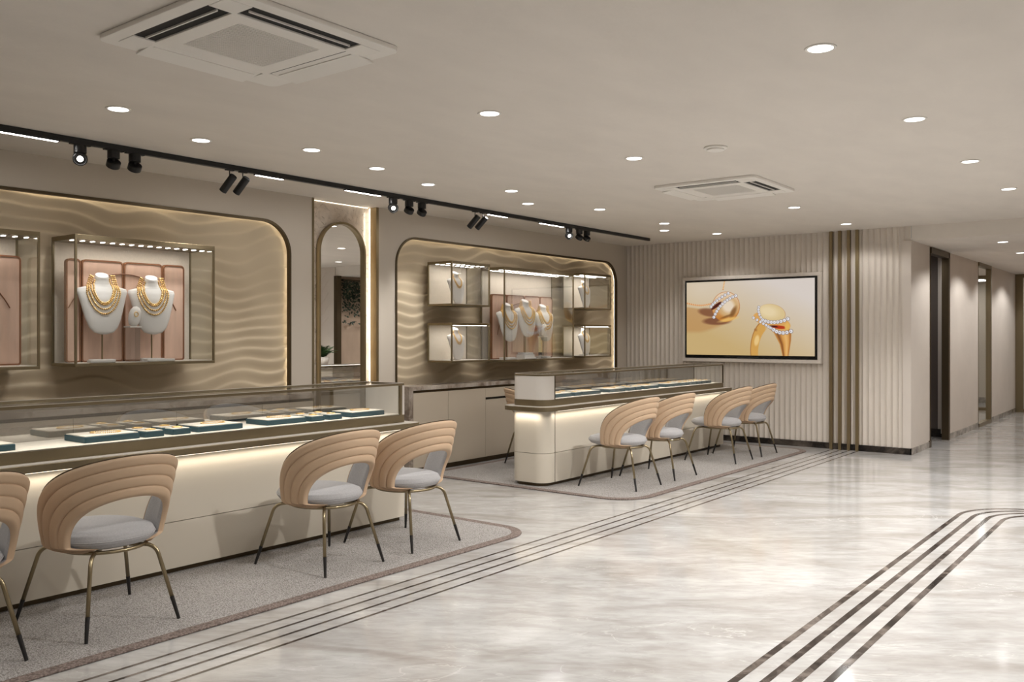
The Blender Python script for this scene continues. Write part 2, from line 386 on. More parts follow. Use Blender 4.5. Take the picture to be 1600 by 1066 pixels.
# floor inlay stripes
def stripe(pts, wd):
    m = MB(); P = [Vector((x, y)) for x, y in pts]; vs = []
    for i, p in enumerate(P):
        a = P[max(0, i-1)]; c = P[min(len(P)-1, i+1)]; t_ = (c-a).normalized(); n_ = Vector((-t_.y, t_.x))*wd/2
        vs += [(p.x+n_.x, p.y+n_.y, 0.0008), (p.x-n_.x, p.y-n_.y, 0.0008)]
    m.add(vs, [(2*i, 2*i+1, 2*i+3, 2*i+2) for i in range(len(P)-1)]); return m
tn = 7
for k in range(4):
    struct(stripe([(X0 + i*0.4, 3.825-0.106*k) for i in range(int((XF-0.02-X0)/0.4)+1)] + [(XF-0.015, 3.825-0.106*k)], 0.020).build('trim_%d' % tn, M['inlay'], fixn=False)); tn += 1
for k in range(4):
    y = 1.60-0.109*k; rad = 0.62-0.109*k*0.35; xc = 8.13-0.02*k
    pts = [(X0 + i*0.4, y) for i in range(int((xc-X0)/0.4)+1)] + [(xc+rad*math.sin(a), y-rad+rad*math.cos(a)) for a in [PI/2*i/16 for i in range(17)]]
    pts += [(xc+rad, y-rad-0.5), (xc+rad, Y0+0.01)]
    struct(stripe(pts, 0.036 if k >= 0 else 0.03).build('trim_%d' % tn, M['inlay'], fixn=False)); tn += 1

# brass strips on the fluted wall
for i, y in enumerate((3.855, 3.742, 3.627, 3.521)):
    o = MB().box(-0.035, -0.019, 0, 0.015, 0.019, CE-0.002).build('brass_wall_strip', M['brass'], loc=(XF, y, 0))
    tag(o, ['vertical brass strip beside the television, leftmost of the four on the ribbed wall', 'vertical brass strip, second from the left of the four on the ribbed wall',
            'vertical brass strip, third from the left of the four on the ribbed wall', 'vertical brass strip, rightmost of the four, farthest from the television'][i], 'wall trim', 'brass strips on the ribbed wall')

# ================================================================== WAVE PANELS
def wave_panel(a, b, label, seed):
    t = thing('wave_wall_panel', label, 'wall panel', ((a+b)/2, YW, 0.9), 0, 'wave relief wall panels')
    xa, xb = a-0.05, b+0.05; za, zb = 0.0, FTOP+0.05-0.9
    nx, nz = 420, 190
    xs = np.linspace(xa, xb, nx); zs = np.linspace(za, zb, nz); X, Z = np.meshgrid(xs, zs, indexing='ij')
    rs = np.random.RandomState(seed); ph = rs.rand(12)*6.28
    W = 0.075*np.sin(2.6*X+ph[0]+0.8*np.sin(1.1*X)) + 0.045*np.sin(5.3*X+ph[1]+2.2*Z) + 0.028*np.sin(9.7*X+ph[2]-3.1*Z) + 0.05*np.sin(1.3*X+ph[3]+4.1*Z) + 0.03*np.sin(3.9*X-5.0*Z+ph[4])
    lam = 0.118 + 0.02*np.sin(1.7*X+ph[5])*np.sin(2.3*Z+ph[6])
    P = (Z + W*0.62)/0.112
    fr = P - np.floor(P)
    saw = np.where(fr < 0.80, fr/0.80, (1-fr)/0.20)
    saw = saw*saw*(3-2*saw)
    amp = 0.020*(0.42+0.58*(0.5+0.5*np.sin(2.1*X+3.3*Z+ph[7]+np.sin(5*X+ph[8]))))
    Y = 0.075 - saw*amp - 0.006*np.sin(11*X+7*Z+ph[9])
    co = np.stack([X-(a+b)/2, Y, Z], -1).reshape(-1, 3)
    idx = np.arange(nx*nz).reshape(nx, nz)
    q = np.stack([idx[:-1, :-1], idx[1:, :-1], idx[1:, 1:], idx[:-1, 1:]], -1).reshape(-1, 4)
    me = bpy.data.meshes.new('relief_surface'); me.from_pydata(co.tolist(), [], q.tolist()); me.materials.append(M['wave']); me.shade_smooth()
    o = bpy.data.objects.new('relief_surface', me); COL.objects.link(o); o.parent = t
    # bronze liner following the opening, and the hidden light strip behind its lip
    def outline(off, n=14):
        r = FR+off; A, B, T = a-off-(a+b)/2, b+off-(a+b)/2, FTOP+off-0.9
        p = [(A, 0.0)] + [(A+r-r*math.cos(PI/2*i/n), T-r+r*math.sin(PI/2*i/n)) for i in range(n+1)]
        p += [(B-r+r*math.sin(PI/2*i/n), T-r+r*math.cos(PI/2*i/n)) for i in range(n+1)] + [(B, 0.0)]
        return p
    po, pi_ = outline(0.0), outline(-0.022); m = MB(); n = len(po)
    vs = [(x, -0.012, z) for x, z in po] + [(x, -0.012, z) for x, z in pi_] + [(x, 0.03, z) for x, z in po] + [(x, 0.03, z) for x, z in pi_]; fs = []
    for i in range(n-1): fs += [(i, i+1, n+i+1, n+i), (n+i, n+i+1, 3*n+i+1, 3*n+i), (2*n+i, 3*n+i, 3*n+i+1, 2*n+i+1), (i, 2*n+i, 2*n+i+1, i+1)]
    m.add(vs, fs); m.build('bronze_frame', M['bronze_dark'], t, auto=R(40))
    p = outline(-0.004); s = MB().tube([(x, 0.040, z) for x, z in p], 0.005, 6)
    s.build('light_strip', M['ledstrip'], t)
    return t
wave_panel(F1[0], F1[1], 'large beige wave relief wall panel in a rounded bronze frame, behind the nearer counter', 3)
wave_panel(F2[0], F2[1], 'beige wave relief wall panel in a rounded bronze frame, between the mirror and the ribbed wall', 11)

# ================================================================== ARCHED MIRROR
t = thing('arched_mirror', 'tall arched mirror in a thin brass frame on the marble niche', 'mirror', (6.155, 7.07, 0.3))
def arch(w_, top, off):
    r = w_/2+off; zt = top-w_/2
    return [(-r, 0-off)] + [(r, 0-off)] + [(r*math.cos(PI*i/24), zt+r*math.sin(PI*i/24)) for i in range(25)]
mw, mt = 0.60, 2.36
RX = Matrix.Rotation(R(90), 4, 'X')
MB().prism(arch(mw, mt, -0.002), 0.0, 0.012, RX).build('mirror_glass', M['mirror'], t)
MB().ringprism(arch(mw, mt, 0.018), arch(mw, mt, -0.006), 0.0, 0.045, RX).build('frame', M['brass'], t, auto=R(40))

# ================================================================== SIDEBOARDS
def sideboard(x0, x1, label, widths):
    t = thing('sideboard', label, 'sideboard', (x0, 6.69, 0), 0, 'sideboards under the wave panels')
    L = x1-x0; D = YW-6.69-0.014
    b = MB(); b.box(0, 0, 0.90, L, D, 0.945); b.box(0, 0, 0, 0.065, D, 0.90); b.build('stone_top', M['stone'], t, bevel=0.002)
    MB().box(0.065, 0.03, 0.05, L, D, 0.90).build('carcass', M['bronze_dark'], t)
    MB().box(0.075, 0.05, 0.0, L, D, 0.05).build('kick_plate', M['bronze_dark'], t)
    x = 0.075
    for i, (wd, kind) in enumerate(widths):
        if kind == 'door': MB().box(x, 0.008, 0.06, x+wd-0.004, 0.029, 0.872).build('door', M['sidecream'], t)
        else:
            MB().box(x, 0.008, 0.06, x+wd-0.004, 0.029, 0.735).build('drawer', M['sidecream'], t)
            dr = MB().box(x, 0.008, 0.762, x+wd-0.004, 0.029, 0.872).build('drawer', M['sidecream'], t)
            MB().box(x, 0.022, 0.735, x+wd-0.004, 0.029, 0.762).build('handle_slot', M['blackg'], dr)
        x += wd
    return t
sideboard(6.78, 11.49, 'cream sideboard with a stone top beneath the farther wave panel', [(0.56, 'door'), (0.66, 'door')] + [(0.85, 'drawer'), (0.85, 'door'), (0.85, 'door'), (0.86, 'drawer')])
sideboard(0.78, 5.50, 'cream sideboard with a stone top hidden behind the nearer counter', [(0.66, 'door'), (0.85, 'drawer'), (0.85, 'door'), (0.85, 'door'), (0.85, 'drawer'), (0.58, 'door')])

# ================================================================== RUGS
def rug(x0, x1, label):
    y0, y1 = 4.0, 6.62; cx, cy = (x0+x1)/2, (y0+y1)/2
    t = thing('rug', label, 'rug', (cx, cy, 0), 0, 'grey woven rugs under the counters')
    a, b = (x1-x0)/2, (y1-y0)/2; bw = 0.075
    po = rrect(-a, -b, a, b, (0.36, 0.30, 0.05, 0.05), 10); pi_ = rrect(-a+bw, -b+bw, a-bw, b-bw, (0.29, 0.23, 0.02, 0.02), 10)
    MB().prism(pi_, 0.0015, 0.010).build('pile', M['rug'], t)
    MB().ringprism(po, pi_, 0.0015, 0.0104).build('border', M['rugborder'], t, bevel=0.003)
rug(6.88, 11.50, 'grey woven rug with a brown border under the farther counter and its four chairs')
rug(0.86, 5.44, 'grey woven rug with a brown border under the nearer counter and its chairs')
RZ = 0.0105

# ================================================================== DISPLAY COUNTERS
def counter(x0, label, end):
    L = 4.10; D = 0.44; y0 = 5.06
    t = thing('display_counter', label, 'display counter', (x0, y0, RZ), 0, 'cream jewellery counters with glass cases')
    z = -RZ
    MB().prism(rrect(0.03, 0.035, L-0.02, D-0.03, (0.10, 0.01, 0.01, 0.10)), 0.0, 0.05).build('kick_plate', M['bronze_dark'], t)
    ra = (0.13, 0.012, 0.012, 0.13)
    for (za, zb) in ((0.045, 0.332), (0.336, 0.755)):
        MB().prism(rrect(0, 0, L, D, ra, 10), za+z, zb+z).build('body_panel', M['cream'], t, auto=R(30))
    MB().box(0.172, -0.002, 0.045+z, 0.178, 0.01, 0.755+z).build('bronze_inlay', M['bronze_dark'], t)
    MB().prism(rrect(-0.085, -0.085, L+0.085, D+0.05, (0.16, 0.012, 0.012, 0.12), 10), 0.755+z, 0.797+z).build('ledge', M['bronze'], t, auto=R(30), bevel=0.003)
    MB().prism(rrect(-0.079, -0.079, L+0.079, D+0.045, (0.155, 0.01, 0.01, 0.115), 10), 0.7968+z, 0.801+z).build('ledge_top', M['white_stone'], t)
    # light under the ledge
    MB().box(0.15, -0.052, 0.749+z, L-0.02, -0.040, 0.7555+z).build('under_light', M['ledledge'], t)
    la = lamp_area('under_ledge_lamp', (L/2, -0.05, 0.748+z), L-0.25, 0.02, 2.6, (R(38), 0, 0), t, (1, 0.90, 0.76), 75)
    la2 = lamp_area('under_ledge_lamp', (-0.05, 0.22, 0.748+z), 0.02, 0.36, 0.25, (0, R(-38), 0), t, (1, 0.90, 0.76), 75)
    # glass case
    MB().prism(rrect(0, 0, L, D, ra, 10), 0.801+z, 0.862+z).build('lower_rail', M['bronze'], t, auto=R(30))
    MB().box(0.19, 0.012, 0.862+z, L-0.03, D-0.02, 0.868+z).build('display_deck', M['creampad'], t)
    a = rrect(0, 0, L, D, ra, 10); bb = rrect(0.018, 0.018, L-0.018, D-0.018, (0.112, 0.005, 0.005, 0.112), 10)
    MB().ringprism(a, bb, 1.097+z, 1.114+z).build('upper_rail', M['bronze'], t, auto=R(30))
    MB().prism(rrect(0.018, 0.018, L-0.018, D-0.018, (0.112, 0.005, 0.005, 0.112)), 1.106+z, 1.112+z).build('glass_top', M['glass'], t)
    MB().ringprism(rrect(0.004, 0.004, L-0.004, D-0.004, (0.126, 0.01, 0.01, 0.126), 10), rrect(0.012, 0.012, L-0.012, D-0.012, (0.118, 0.006, 0.006, 0.118), 10), 1.114+z, 1.1165+z).build('edge_highlight', M['white_stone'], t)  # pale strip on the rail, imitates the bright reflection along the glass edge
    # solid cream end block on the left with rounded corners
    MB().prism(rrect(0.003, 0.003, 0.172, D-0.003, (0.127, 0.002, 0.002, 0.127), 10), 0.862+z, 1.097+z).build('end_block', M['whitepanel'], t, auto=R(30))
    p = MB(); p.box(0.172, 0.002, 0.862+z, 0.186, D-0.002, 1.097+z); p.build('post', M['bronze_dark'], t)
    if end == 'panel':
        MB().box(L-0.028, 0.002, 0.862+z, L-0.002, D-0.01, 1.097+z).build('end_panel', M['whitepanel'], t)
        MB().box(L-0.050, 0.0, 0.862+z, L-0.028, 0.022, 1.097+z).build('post', M['bronze'], t)
    else:
        MB().box(L-0.012, 0.016, 0.862+z, L-0.006, D-0.012, 1.097+z).build('end_glass', M['glass'], t)
        MB().box(L-0.014, 0.0, 0.862+z, L, 0.016, 1.097+z).build('post', M['bronze_dark'], t)
        MB().box(L-0.014, D-0.014, 0.862+z, L, D, 1.097+z).build('post', M['bronze_dark'], t)
    MB().box(0.186, 0.006, 0.862+z, L-0.05, 0.012, 1.097+z).build('glass_front', M['glass'], t)
    MB().box(0.186, D-0.014, 0.862+z, L-0.03, D-0.008, 1.097+z).build('glass_back', M['backglass'], t)
    MB().box(0.19, 0.0185, 1.098+z, L-0.06, 0.024, 1.1055+z).build('case_light', M['ledcase'], t)
    lamp_area('case_lamp', (L/2, 0.05, 1.088+z), L-0.4, 0.02, 3.2, (R(18), 0, 0), t, (1, 0.93, 0.84), 150)
    return t
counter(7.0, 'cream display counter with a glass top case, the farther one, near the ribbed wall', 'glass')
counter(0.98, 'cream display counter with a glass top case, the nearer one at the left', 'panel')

# trays and jewels
def ringbeads(m, c, rx, ry, n, r, z, tilt=0.0):
    for i in range(n):
        a = 2*PI*i/n; m.lathe([(0, -r), (r*0.8, -r*0.6), (r, 0), (r*0.8, r*0.6), (0, r)], 6, Matrix.Translation((c[0]+rx*math.cos(a), c[1]+ry*math.sin(a), z+r)))
def make_tray(name, wd, dp, h, label, cat):
    t = thing(name, label, cat)
    MB().box(-wd/2, -dp/2, 0, wd/2, dp/2, h).build('box', M['teal'], t, bevel=0.003)
    MB().box(-wd/2+0.007, -dp/2+0.007, h, wd/2-0.007, dp/2-0.007, h+0.006).build('pad', M['creampad'], t, bevel=0.002)
    return t
tray0 = make_tray('jewellery_tray', 0.34, 0.25, 0.034, 'x', 'jewellery tray')
box0 = make_tray('ring_box', 0.125, 0.115, 0.034, 'x', 'jewellery box')
m = MB(); ringbeads(m, (0, 0), 0.085, 0.06, 44, 0.0042, 0); neck0 = tag(m.build('bead_necklace', M['gold'], smooth=True), 'x', 'necklace')
m = MB(); m.tube([(0.032*math.cos(2*PI*i/20), 0.026*math.sin(2*PI*i/20), 0.004) for i in range(20)], 0.0035, 6, True); brac0 = tag(m.build('gold_bangle', M['gold'], smooth=True), 'x', 'bangle')
used = {}
def place(proto, loc, label, group, rz=0.0):
    if proto.name not in used:
        used[proto.name] = 1; proto.location = loc; proto.rotation_euler = (0, 0, rz); proto['label'] = label; proto['group'] = group; return proto
    return dup(proto, loc, rz, label, group)
ZD = 0.8682
ordn = ['first', 'second', 'third', 'fourth', 'fifth', 'sixth', 'seventh', 'eighth', 'ninth', 'tenth', 'eleventh', 'twelfth']
def lay(items, where):
    big = [i for i in items if i[0] == 'L']; fr = [i for i in items if i[0] == 's']; bk = [i for i in items if i[0] == 'b']
    gt, gb, gn, gg = 'jewellery trays in the %s' % where, 'small jewellery boxes in the %s' % where, 'bead necklaces in the %s' % where, 'bangles in the %s' % where
    for k, (_, x) in enumerate(big):
        place(tray0, (x, 5.262, ZD), 'wide teal tray, %s from the left in the %s' % (ordn[k], where), gt)
        place(neck0, (x+0.02, 5.262, ZD+0.0405), 'gold bead necklace on the %s wide tray from the left, %s' % (ordn[k], where), gn, random.uniform(-0.4, 0.4))
    for nm, lst, y in (('front', fr, 5.185), ('back', bk, 5.335)):
        for k, (_, x) in enumerate(lst):
            place(box0, (x, y, ZD), 'small teal box, %s from left in the %s row of the %s' % (ordn[k], nm, where), gb)
            place(brac0, (x, y, ZD+0.0405), 'gold bangle on the %s small box, %s row, of the %s' % (ordn[k], nm, where), gg)
lay([('L', 1.98), ('L', 2.70), ('s', 2.965), ('s', 3.15), ('b', 2.965), ('b', 3.15), ('L', 3.44), ('L', 3.98), ('s', 4.25), ('s', 4.42), ('b', 4.25), ('b', 4.42), ('L', 4.76)], 'nearer counter')
lay([('L', 7.42), ('s', 7.70), ('b', 7.70), ('L', 7.98), ('L', 8.50), ('s', 8.80), ('s', 8.96), ('b', 8.80), ('b', 8.96), ('L', 9.28), ('L', 9.80)] +
    [('s', 10.08+0.145*i) for i in range(6)] + [('b', 10.08+0.145*i) for i in range(6)], 'farther counter')

# ================================================================== VITRINES
def vitrine(x0, x1, z0, z1, label, yf=6.60, lined=True, dots=True, group=None, name='wall_vitrine', power=3.0, tbk=0.035):
    yb = 6.975; Wd, D, H = x1-x0, yb-yf, z1-z0; f = 0.016
    t = thing(name, label, 'display case', (x0, yf, z0), 0, group)
    b = MB()
    b.box(0, 0, 0, Wd, D, 0.022); b.box(0, 0, H-tbk, Wd, D, H)
    b.box(0, 0, 0.022, f, f, H-tbk); b.box(Wd-f, 0, 0.022, Wd, f, H-tbk); b.box(0, D-f, 0.022, f, D, H-tbk); b.box(Wd-f, D-f, 0.022, Wd, D, H-tbk)
    b.build('frame', M['bronze'], t, bevel=0.0015)
    MB().box(f, D-0.012, 0.022, Wd-f, D-0.002, H-tbk).build('back_panel', M['fabricwhite'], t)
    # bracket to the wall
    MB().box(0.15, D, 0.12, Wd-0.15, 7.035-yf, H-0.12).build('mounting', M['bronze_dark'], t)
    MB().box(f, 0.003, 0.022, Wd-f, 0.007, H-tbk).build('glass_front', M['glass'], t)
    g = MB(); g.box(0.004, f, 0.022, 0.008, D-f, H-tbk); g.build('glass_side', M['glass'], t)
    g = MB(); g.box(Wd-0.008, f, 0.022, Wd-0.004, D-f, H-tbk); g.build('glass_side', M['glass'], t)
    MB().box(0.02, 0.02, 0.022, Wd-0.02, D-0.02, 0.026).build('base_pad', M['whitepanel'], t)
    n = max(3, int(Wd/0.075))
    if dots:
        d = MB()
        for i in range(n):
            x = 0.04+(Wd-0.08)*i/(n-1)
            for y in ((0.13,) if 1.1 < Wd < 1.3 else (0.09, D-0.12)): d.box(x-0.008, y-0.022, H-tbk-0.003, x+0.008, y+0.022, H-tbk)
        d.build('led_dots', M['led'], t)
    else:
        MB().box(0.03, 0.03, H-tbk-0.004, Wd-0.03, 0.042, H-tbk).build('led_strip', M['led'], t)
    lamp_area('vitrine_lamp', (Wd/2, D*0.45, H-tbk-0.008), Wd*0.85, 0.06, power, (R(8), 0, 0), t, (1, 0.95, 0.88), 160)
    return t
gv = 'lit glass display cases on the wave panels'
vitrine(3.18, 4.36, 1.265, 2.255, 'large lit glass wall case holding two busts on the nearer wave panel', group=gv, power=1.9)
vitrine(1.75, 2.93, 1.255, 2.245, 'lit glass wall case cut off by the left edge of the picture', group=gv, power=1.9)
vitrine(8.31, 9.80, 1.18, 2.325, 'large central lit glass wall case holding three busts on the farther wave panel', group=gv, power=2.6)
power_ = 0
gs = 'small lit glass cases around the central case'
cells = [(7.365, 8.04, 1.832, 2.335, 'small lit glass case at the upper left of the farther wave panel', True), (7.365, 8.04, 1.19, 1.640, 'small lit glass case at the lower left of the farther wave panel', False),
         (10.066, 10.742, 1.855, 2.35, 'small lit glass case at the upper right of the farther wave panel', True), (10.066, 10.742, 1.195, 1.645, 'small lit glass case at the lower right of the farther wave panel', False)]
for (a, b_, c, d, lab, dt) in cells: vitrine(a, b_, c, d, lab, dots=dt, group=gs, name='small_vitrine', power=1.1, tbk=0.028)

# folding backdrop screens
def screen(x0, z0, widths, h, label):
    t = thing('backdrop_screen', label, 'backdrop screen', (x0, 6.845, z0), 0, 'rose wood backdrop screens in the large cases')
    x = 0; RXm = Matrix.Rotation(R(90), 4, 'X'); tot = sum(widths)
    for i, wd in enumerate(widths):
        o = rrect(x+0.003, 0, x+wd-0.003, h, (0.02, 0.02, 0.035, 0.035), 6); inn = rrect(x+0.014, 0.011, x+wd-0.014, h-0.011, (0.012, 0.012, 0.025, 0.025), 6)
        pn = MB().prism(inn, -0.012, 0.010, RXm).build('screen_panel', M['pinkwood'], t)
        MB().ringprism(o, inn, -0.02, 0.016, RXm).build('edge_frame', M['brownedge'], pn, auto=R(40))
        x += wd
    r = 0.50; cx_ = tot*0.47; a0_ = math.acos(min(0.98, (cx_-0.02)/r))
    MB().tube([(cx_+r*math.cos(a_), -0.014, 0.20+r*math.sin(a_)) for a_ in [a0_+(PI-2*a0_)*i/30 for i in range(31)]], 0.004, 6).build('arc_inlay', M['brownedge'], t)
screen(3.22, 1.291, [0.12, 0.34, 0.34, 0.20], 0.80, 'rose wood folding backdrop behind the two busts in the nearer case')
screen(1.90, 1.281, [0.12, 0.34, 0.34, 0.20], 0.80, 'rose wood folding backdrop in the case cut off by the left edge')
screen(8.35, 1.206, [0.30, 0.36, 0.34, 0.28], 0.80, 'rose wood folding backdrop behind the three busts in the central case')

# ================================================================== BUSTS AND NECKLACES
# bust local: z 0 = bottom tip, front = -Y
BZ = [0.0, 0.015, 0.05, 0.12, 0.20, 0.28, 0.33, 0.355, 0.37, 0.385, 0.41, 0.445, 0.462]
BW = [0.020, 0.070, 0.102, 0.130, 0.150, 0.170, 0.184, 0.178, 0.125, 0.068, 0.052, 0.050, 0.046]
BD = [0.008, 0.018, 0.026, 0.040, 0.052, 0.058, 0.055, 0.048, 0.044, 0.043, 0.043, 0.044, 0.042]
BY = [-0.050, -0.048, -0.044, -0.034, -0.022, -0.008, 0.004, 0.010, 0.014, 0.016, 0.016, 0.012, 0.010]
def bi(z, A): return float(np.interp(z, BZ, A))
def yfront(x, z):
    w_ = bi(z, BW); q = max(0.0, 1-(x/w_)**2) if w_ > 0 else 0
    return bi(z, BY) - bi(z, BD)*math.sqrt(q)
def bustmesh(m):
    def fn(u, v):
        z = float(np.interp(v, np.linspace(0, 1, len(BZ)), BZ)); a = 2*PI*u
        c, s_ = math.cos(a), math.sin(a)
        dy = bi(z, BD)*(s_ if s_ < 0 else s_*(0.5 if z < 0.38 else 0.9)); k_ = max(0.0, (z-0.42)/0.042)
        return (bi(z, BW)*math.copysign(abs(c)**0.9, c), bi(z, BY) + dy, z + k_*dy*0.55)
    n = 28; k = 49
    m.grid(fn, n, k, True); m.f.append(tuple(i*k+k-1 for i in range(n))); m.f.append(tuple(i*k for i in range(n)))
def make_bust(pole, label):
    t = thing('necklace_bust', label, 'display bust')
    z0 = pole
    m = MB(); bustmesh(m); o = m.build('bust', M['bust'], t, auto=R(50), loc=(0, 0, z0))
    if pole:
        MB().cyl(0.006, 0.012, pole+0.12, 10, Matrix.Translation((0, 0.0, 0))).build('pole', M['brass'], t)
        MB().prism(rrect(-0.09, -0.06, 0.09, 0.06, 0.02, 4), 0.0, 0.022).build('base', M['bust'], t, bevel=0.003)
    else:
        MB().box(-0.05, -0.03, 0, 0.05, 0.07, 0.012).build('base', M['bust'], t)
        MB().box(-0.008, 0.01, 0.012, 0.008, 0.022, 0.3).build('prop', M['bust'], t)
    return t
def bead(m, c, r, n=7): m.lathe([(0, -r), (r*0.75, -r*0.66), (r, 0), (r*0.75, r*0.66), (0, r)], n, Matrix.Translation(c))
def make_necklace(strands, label, r=0.0062, name='strand_necklace'):
    t = thing(name, label, 'necklace')
    for k, (w_, dz) in enumerate(strands):
        m = MB(); pts = []
        top = 0.455 if dz > 0.2 else 0.43
        for i in range(241):
            a = PI*i/240 ; c = math.cos(a)
            x = (0.058 + (w_-0.058)*math.sin(a)**0.55)*c if abs(c) > 1e-9 else 0
            x = w_*c*(1.0 if True else 0)
            z = top - dz*math.sin(a)**0.9 - 0.0
            # narrow towards the neck
            tt = (top - z)/dz; x = math.copysign(1, c)*abs(c)**0.75*(0.062*(1-tt)**0.6*0 + w_) if False else x*(0.66+0.34*min(1, tt*2.2))
            pts.append((x, z))
        # resample
        P3 = []
        for x, z in pts:
            y = yfront(min(max(x, -bi(z, BW)*0.98), bi(z, BW)*0.98), z); P3.append(Vector((x, y - r*0.9, z)))
        d = 0.0; P3s = [P3[0]]
        for a_, b_ in zip(P3, P3[1:]):
            d += (b_-a_).length
            if d >= r*1.75: P3s.append(b_); d = 0
        for p in P3s: bead(m, p, r)
        m.build('strand', M['gold'], t, smooth=True)
    return t
BUSTS = []
bust0 = make_bust(0.215, 'x'); busts = make_bust(0.0, 'x')
neckA = make_necklace([(0.078, 0.190), (0.096, 0.226), (0.114, 0.262), (0.132, 0.298)], 'x', 0.0078)
neckB = make_necklace([(0.074, 0.17), (0.086, 0.195)], 'x', 0.0075, 'short_necklace')
def rotz(v, a): return (v[0]*math.cos(a)-v[1]*math.sin(a), v[0]*math.sin(a)+v[1]*math.cos(a), v[2])
def put_bust(x, y, z, rz, where, nk, lab, small=False):
    if small:
        b_ = place(busts, (x, y, z), 'small white necklace bust ' + where, 'small white busts in the small cases', rz); b_.scale = (0.78,)*3
        n_ = place(nk, (x, y, z), lab + ' ' + where, 'gold necklaces on the small busts', rz); n_.scale = (0.78,)*3
    else:
        b_ = place(bust0, (x, y, z), 'white necklace bust on a thin pole ' + where, 'white busts on poles', rz)
        n_ = place(nk, (x, y, z+0.215), lab + ' ' + where, 'gold necklaces on the white busts', rz)
put_bust(3.455, 6.735, 1.292, R(-14), 'at the left in the large nearer case', neckA, 'four strand gold necklace on the bust')
put_bust(3.865, 6.735, 1.292, R(-14), 'at the right in the large nearer case', neckA, 'four strand gold necklace on the bust')
put_bust(8.53, 6.73, 1.207, R(-8), 'at the left in the central case', neckA, 'four strand gold necklace on the bust')
put_bust(8.90, 6.73, 1.260, R(-8), 'in the middle of the central case, standing highest', neckA, 'four strand gold necklace on the bust')
put_bust(9.28, 6.73, 1.207, R(-8), 'at the right in the central case', neckA, 'four strand gold necklace on the bust')
tag(MB().prism(rrect(-0.11, -0.07, 0.11, 0.07, 0.02, 4), 0, 0.053).build('plinth_block', M['bust'], loc=(8.90, 6.73, 1.2065), bevel=0.003), 'low white block under the middle bust in the central case', 'plinth')
for (x, z, wh) in ((7.60, 1.8585, 'in the small upper left case'), (7.60, 1.2165, 'in the small lower left case'), (10.27, 1.8815, 'in the small upper right case'), (10.27, 1.2215, 'in the small lower right case')):
    put_bust(x, 6.75, z, 0, wh, neckB, 'short gold bead necklace on the bust', True)
# ring stands (white egg shaped form on a clear pedestal)
def ring_stand(x, y, z, label):
    t = thing('ring_stand', label, 'ring stand', (x, y, z))
    MB().box(-0.04, -0.04, 0.0, 0.04, 0.04, 0.27).build('pedestal', M['acrylic'], t)
    MB().box(-0.048, -0.048, 0.27, 0.048, 0.048, 0.282).build('pedestal_cap', M['whitepanel'], t)
    MB().lathe([(0, 0), (0.03, 0.004), (0.045, 0.04), (0.05, 0.085), (0.043, 0.125), (0.024, 0.152), (0, 0.16)], 20, Matrix.Translation((0, 0, 0.282)) @ Matrix.Rotation(R(12), 4, 'Y'), 1, 0.7).build('hand_form', M['bust'], t, smooth=True)
    MB().tube([(0.016*math.cos(2*PI*i/16)+0.01, -0.036+0.002*math.sin(2*PI*i/16), 0.375+0.018*math.sin(2*PI*i/16)) for i in range(16)], 0.0035, 6, True).build('ring', M['gold'], t, smooth=True)
ring_stand(3.665, 6.665, 1.291, 'white ring form on a clear pedestal between the two busts of the nearer case')
ring_stand(9.17, 6.655, 1.206, 'white ring form on a clear pedestal by the right bust, central case')
def lowplate(x, y, z, wd, label):
    tag(MB().prism(rrect(-wd/2, -0.03, wd/2, 0.03, 0.008, 3), 0, 0.018).build('display_plate', M['bust'], loc=(x, y, z), bevel=0.002), label, 'display plate', 'low white display plates')
lowplate(3.40, 6.640, 1.2915, 0.20, 'low white plate before the left bust in the nearer case')
lowplate(3.88, 6.640, 1.2915, 0.24, 'low white plate before the right bust in the nearer case')
lowplate(8.48, 6.640, 1.2065, 0.20, 'low white plate before the left bust in the central case')
lowplate(8.84, 6.632, 1.2065, 0.24, 'low white plate before the middle bust in the central case')

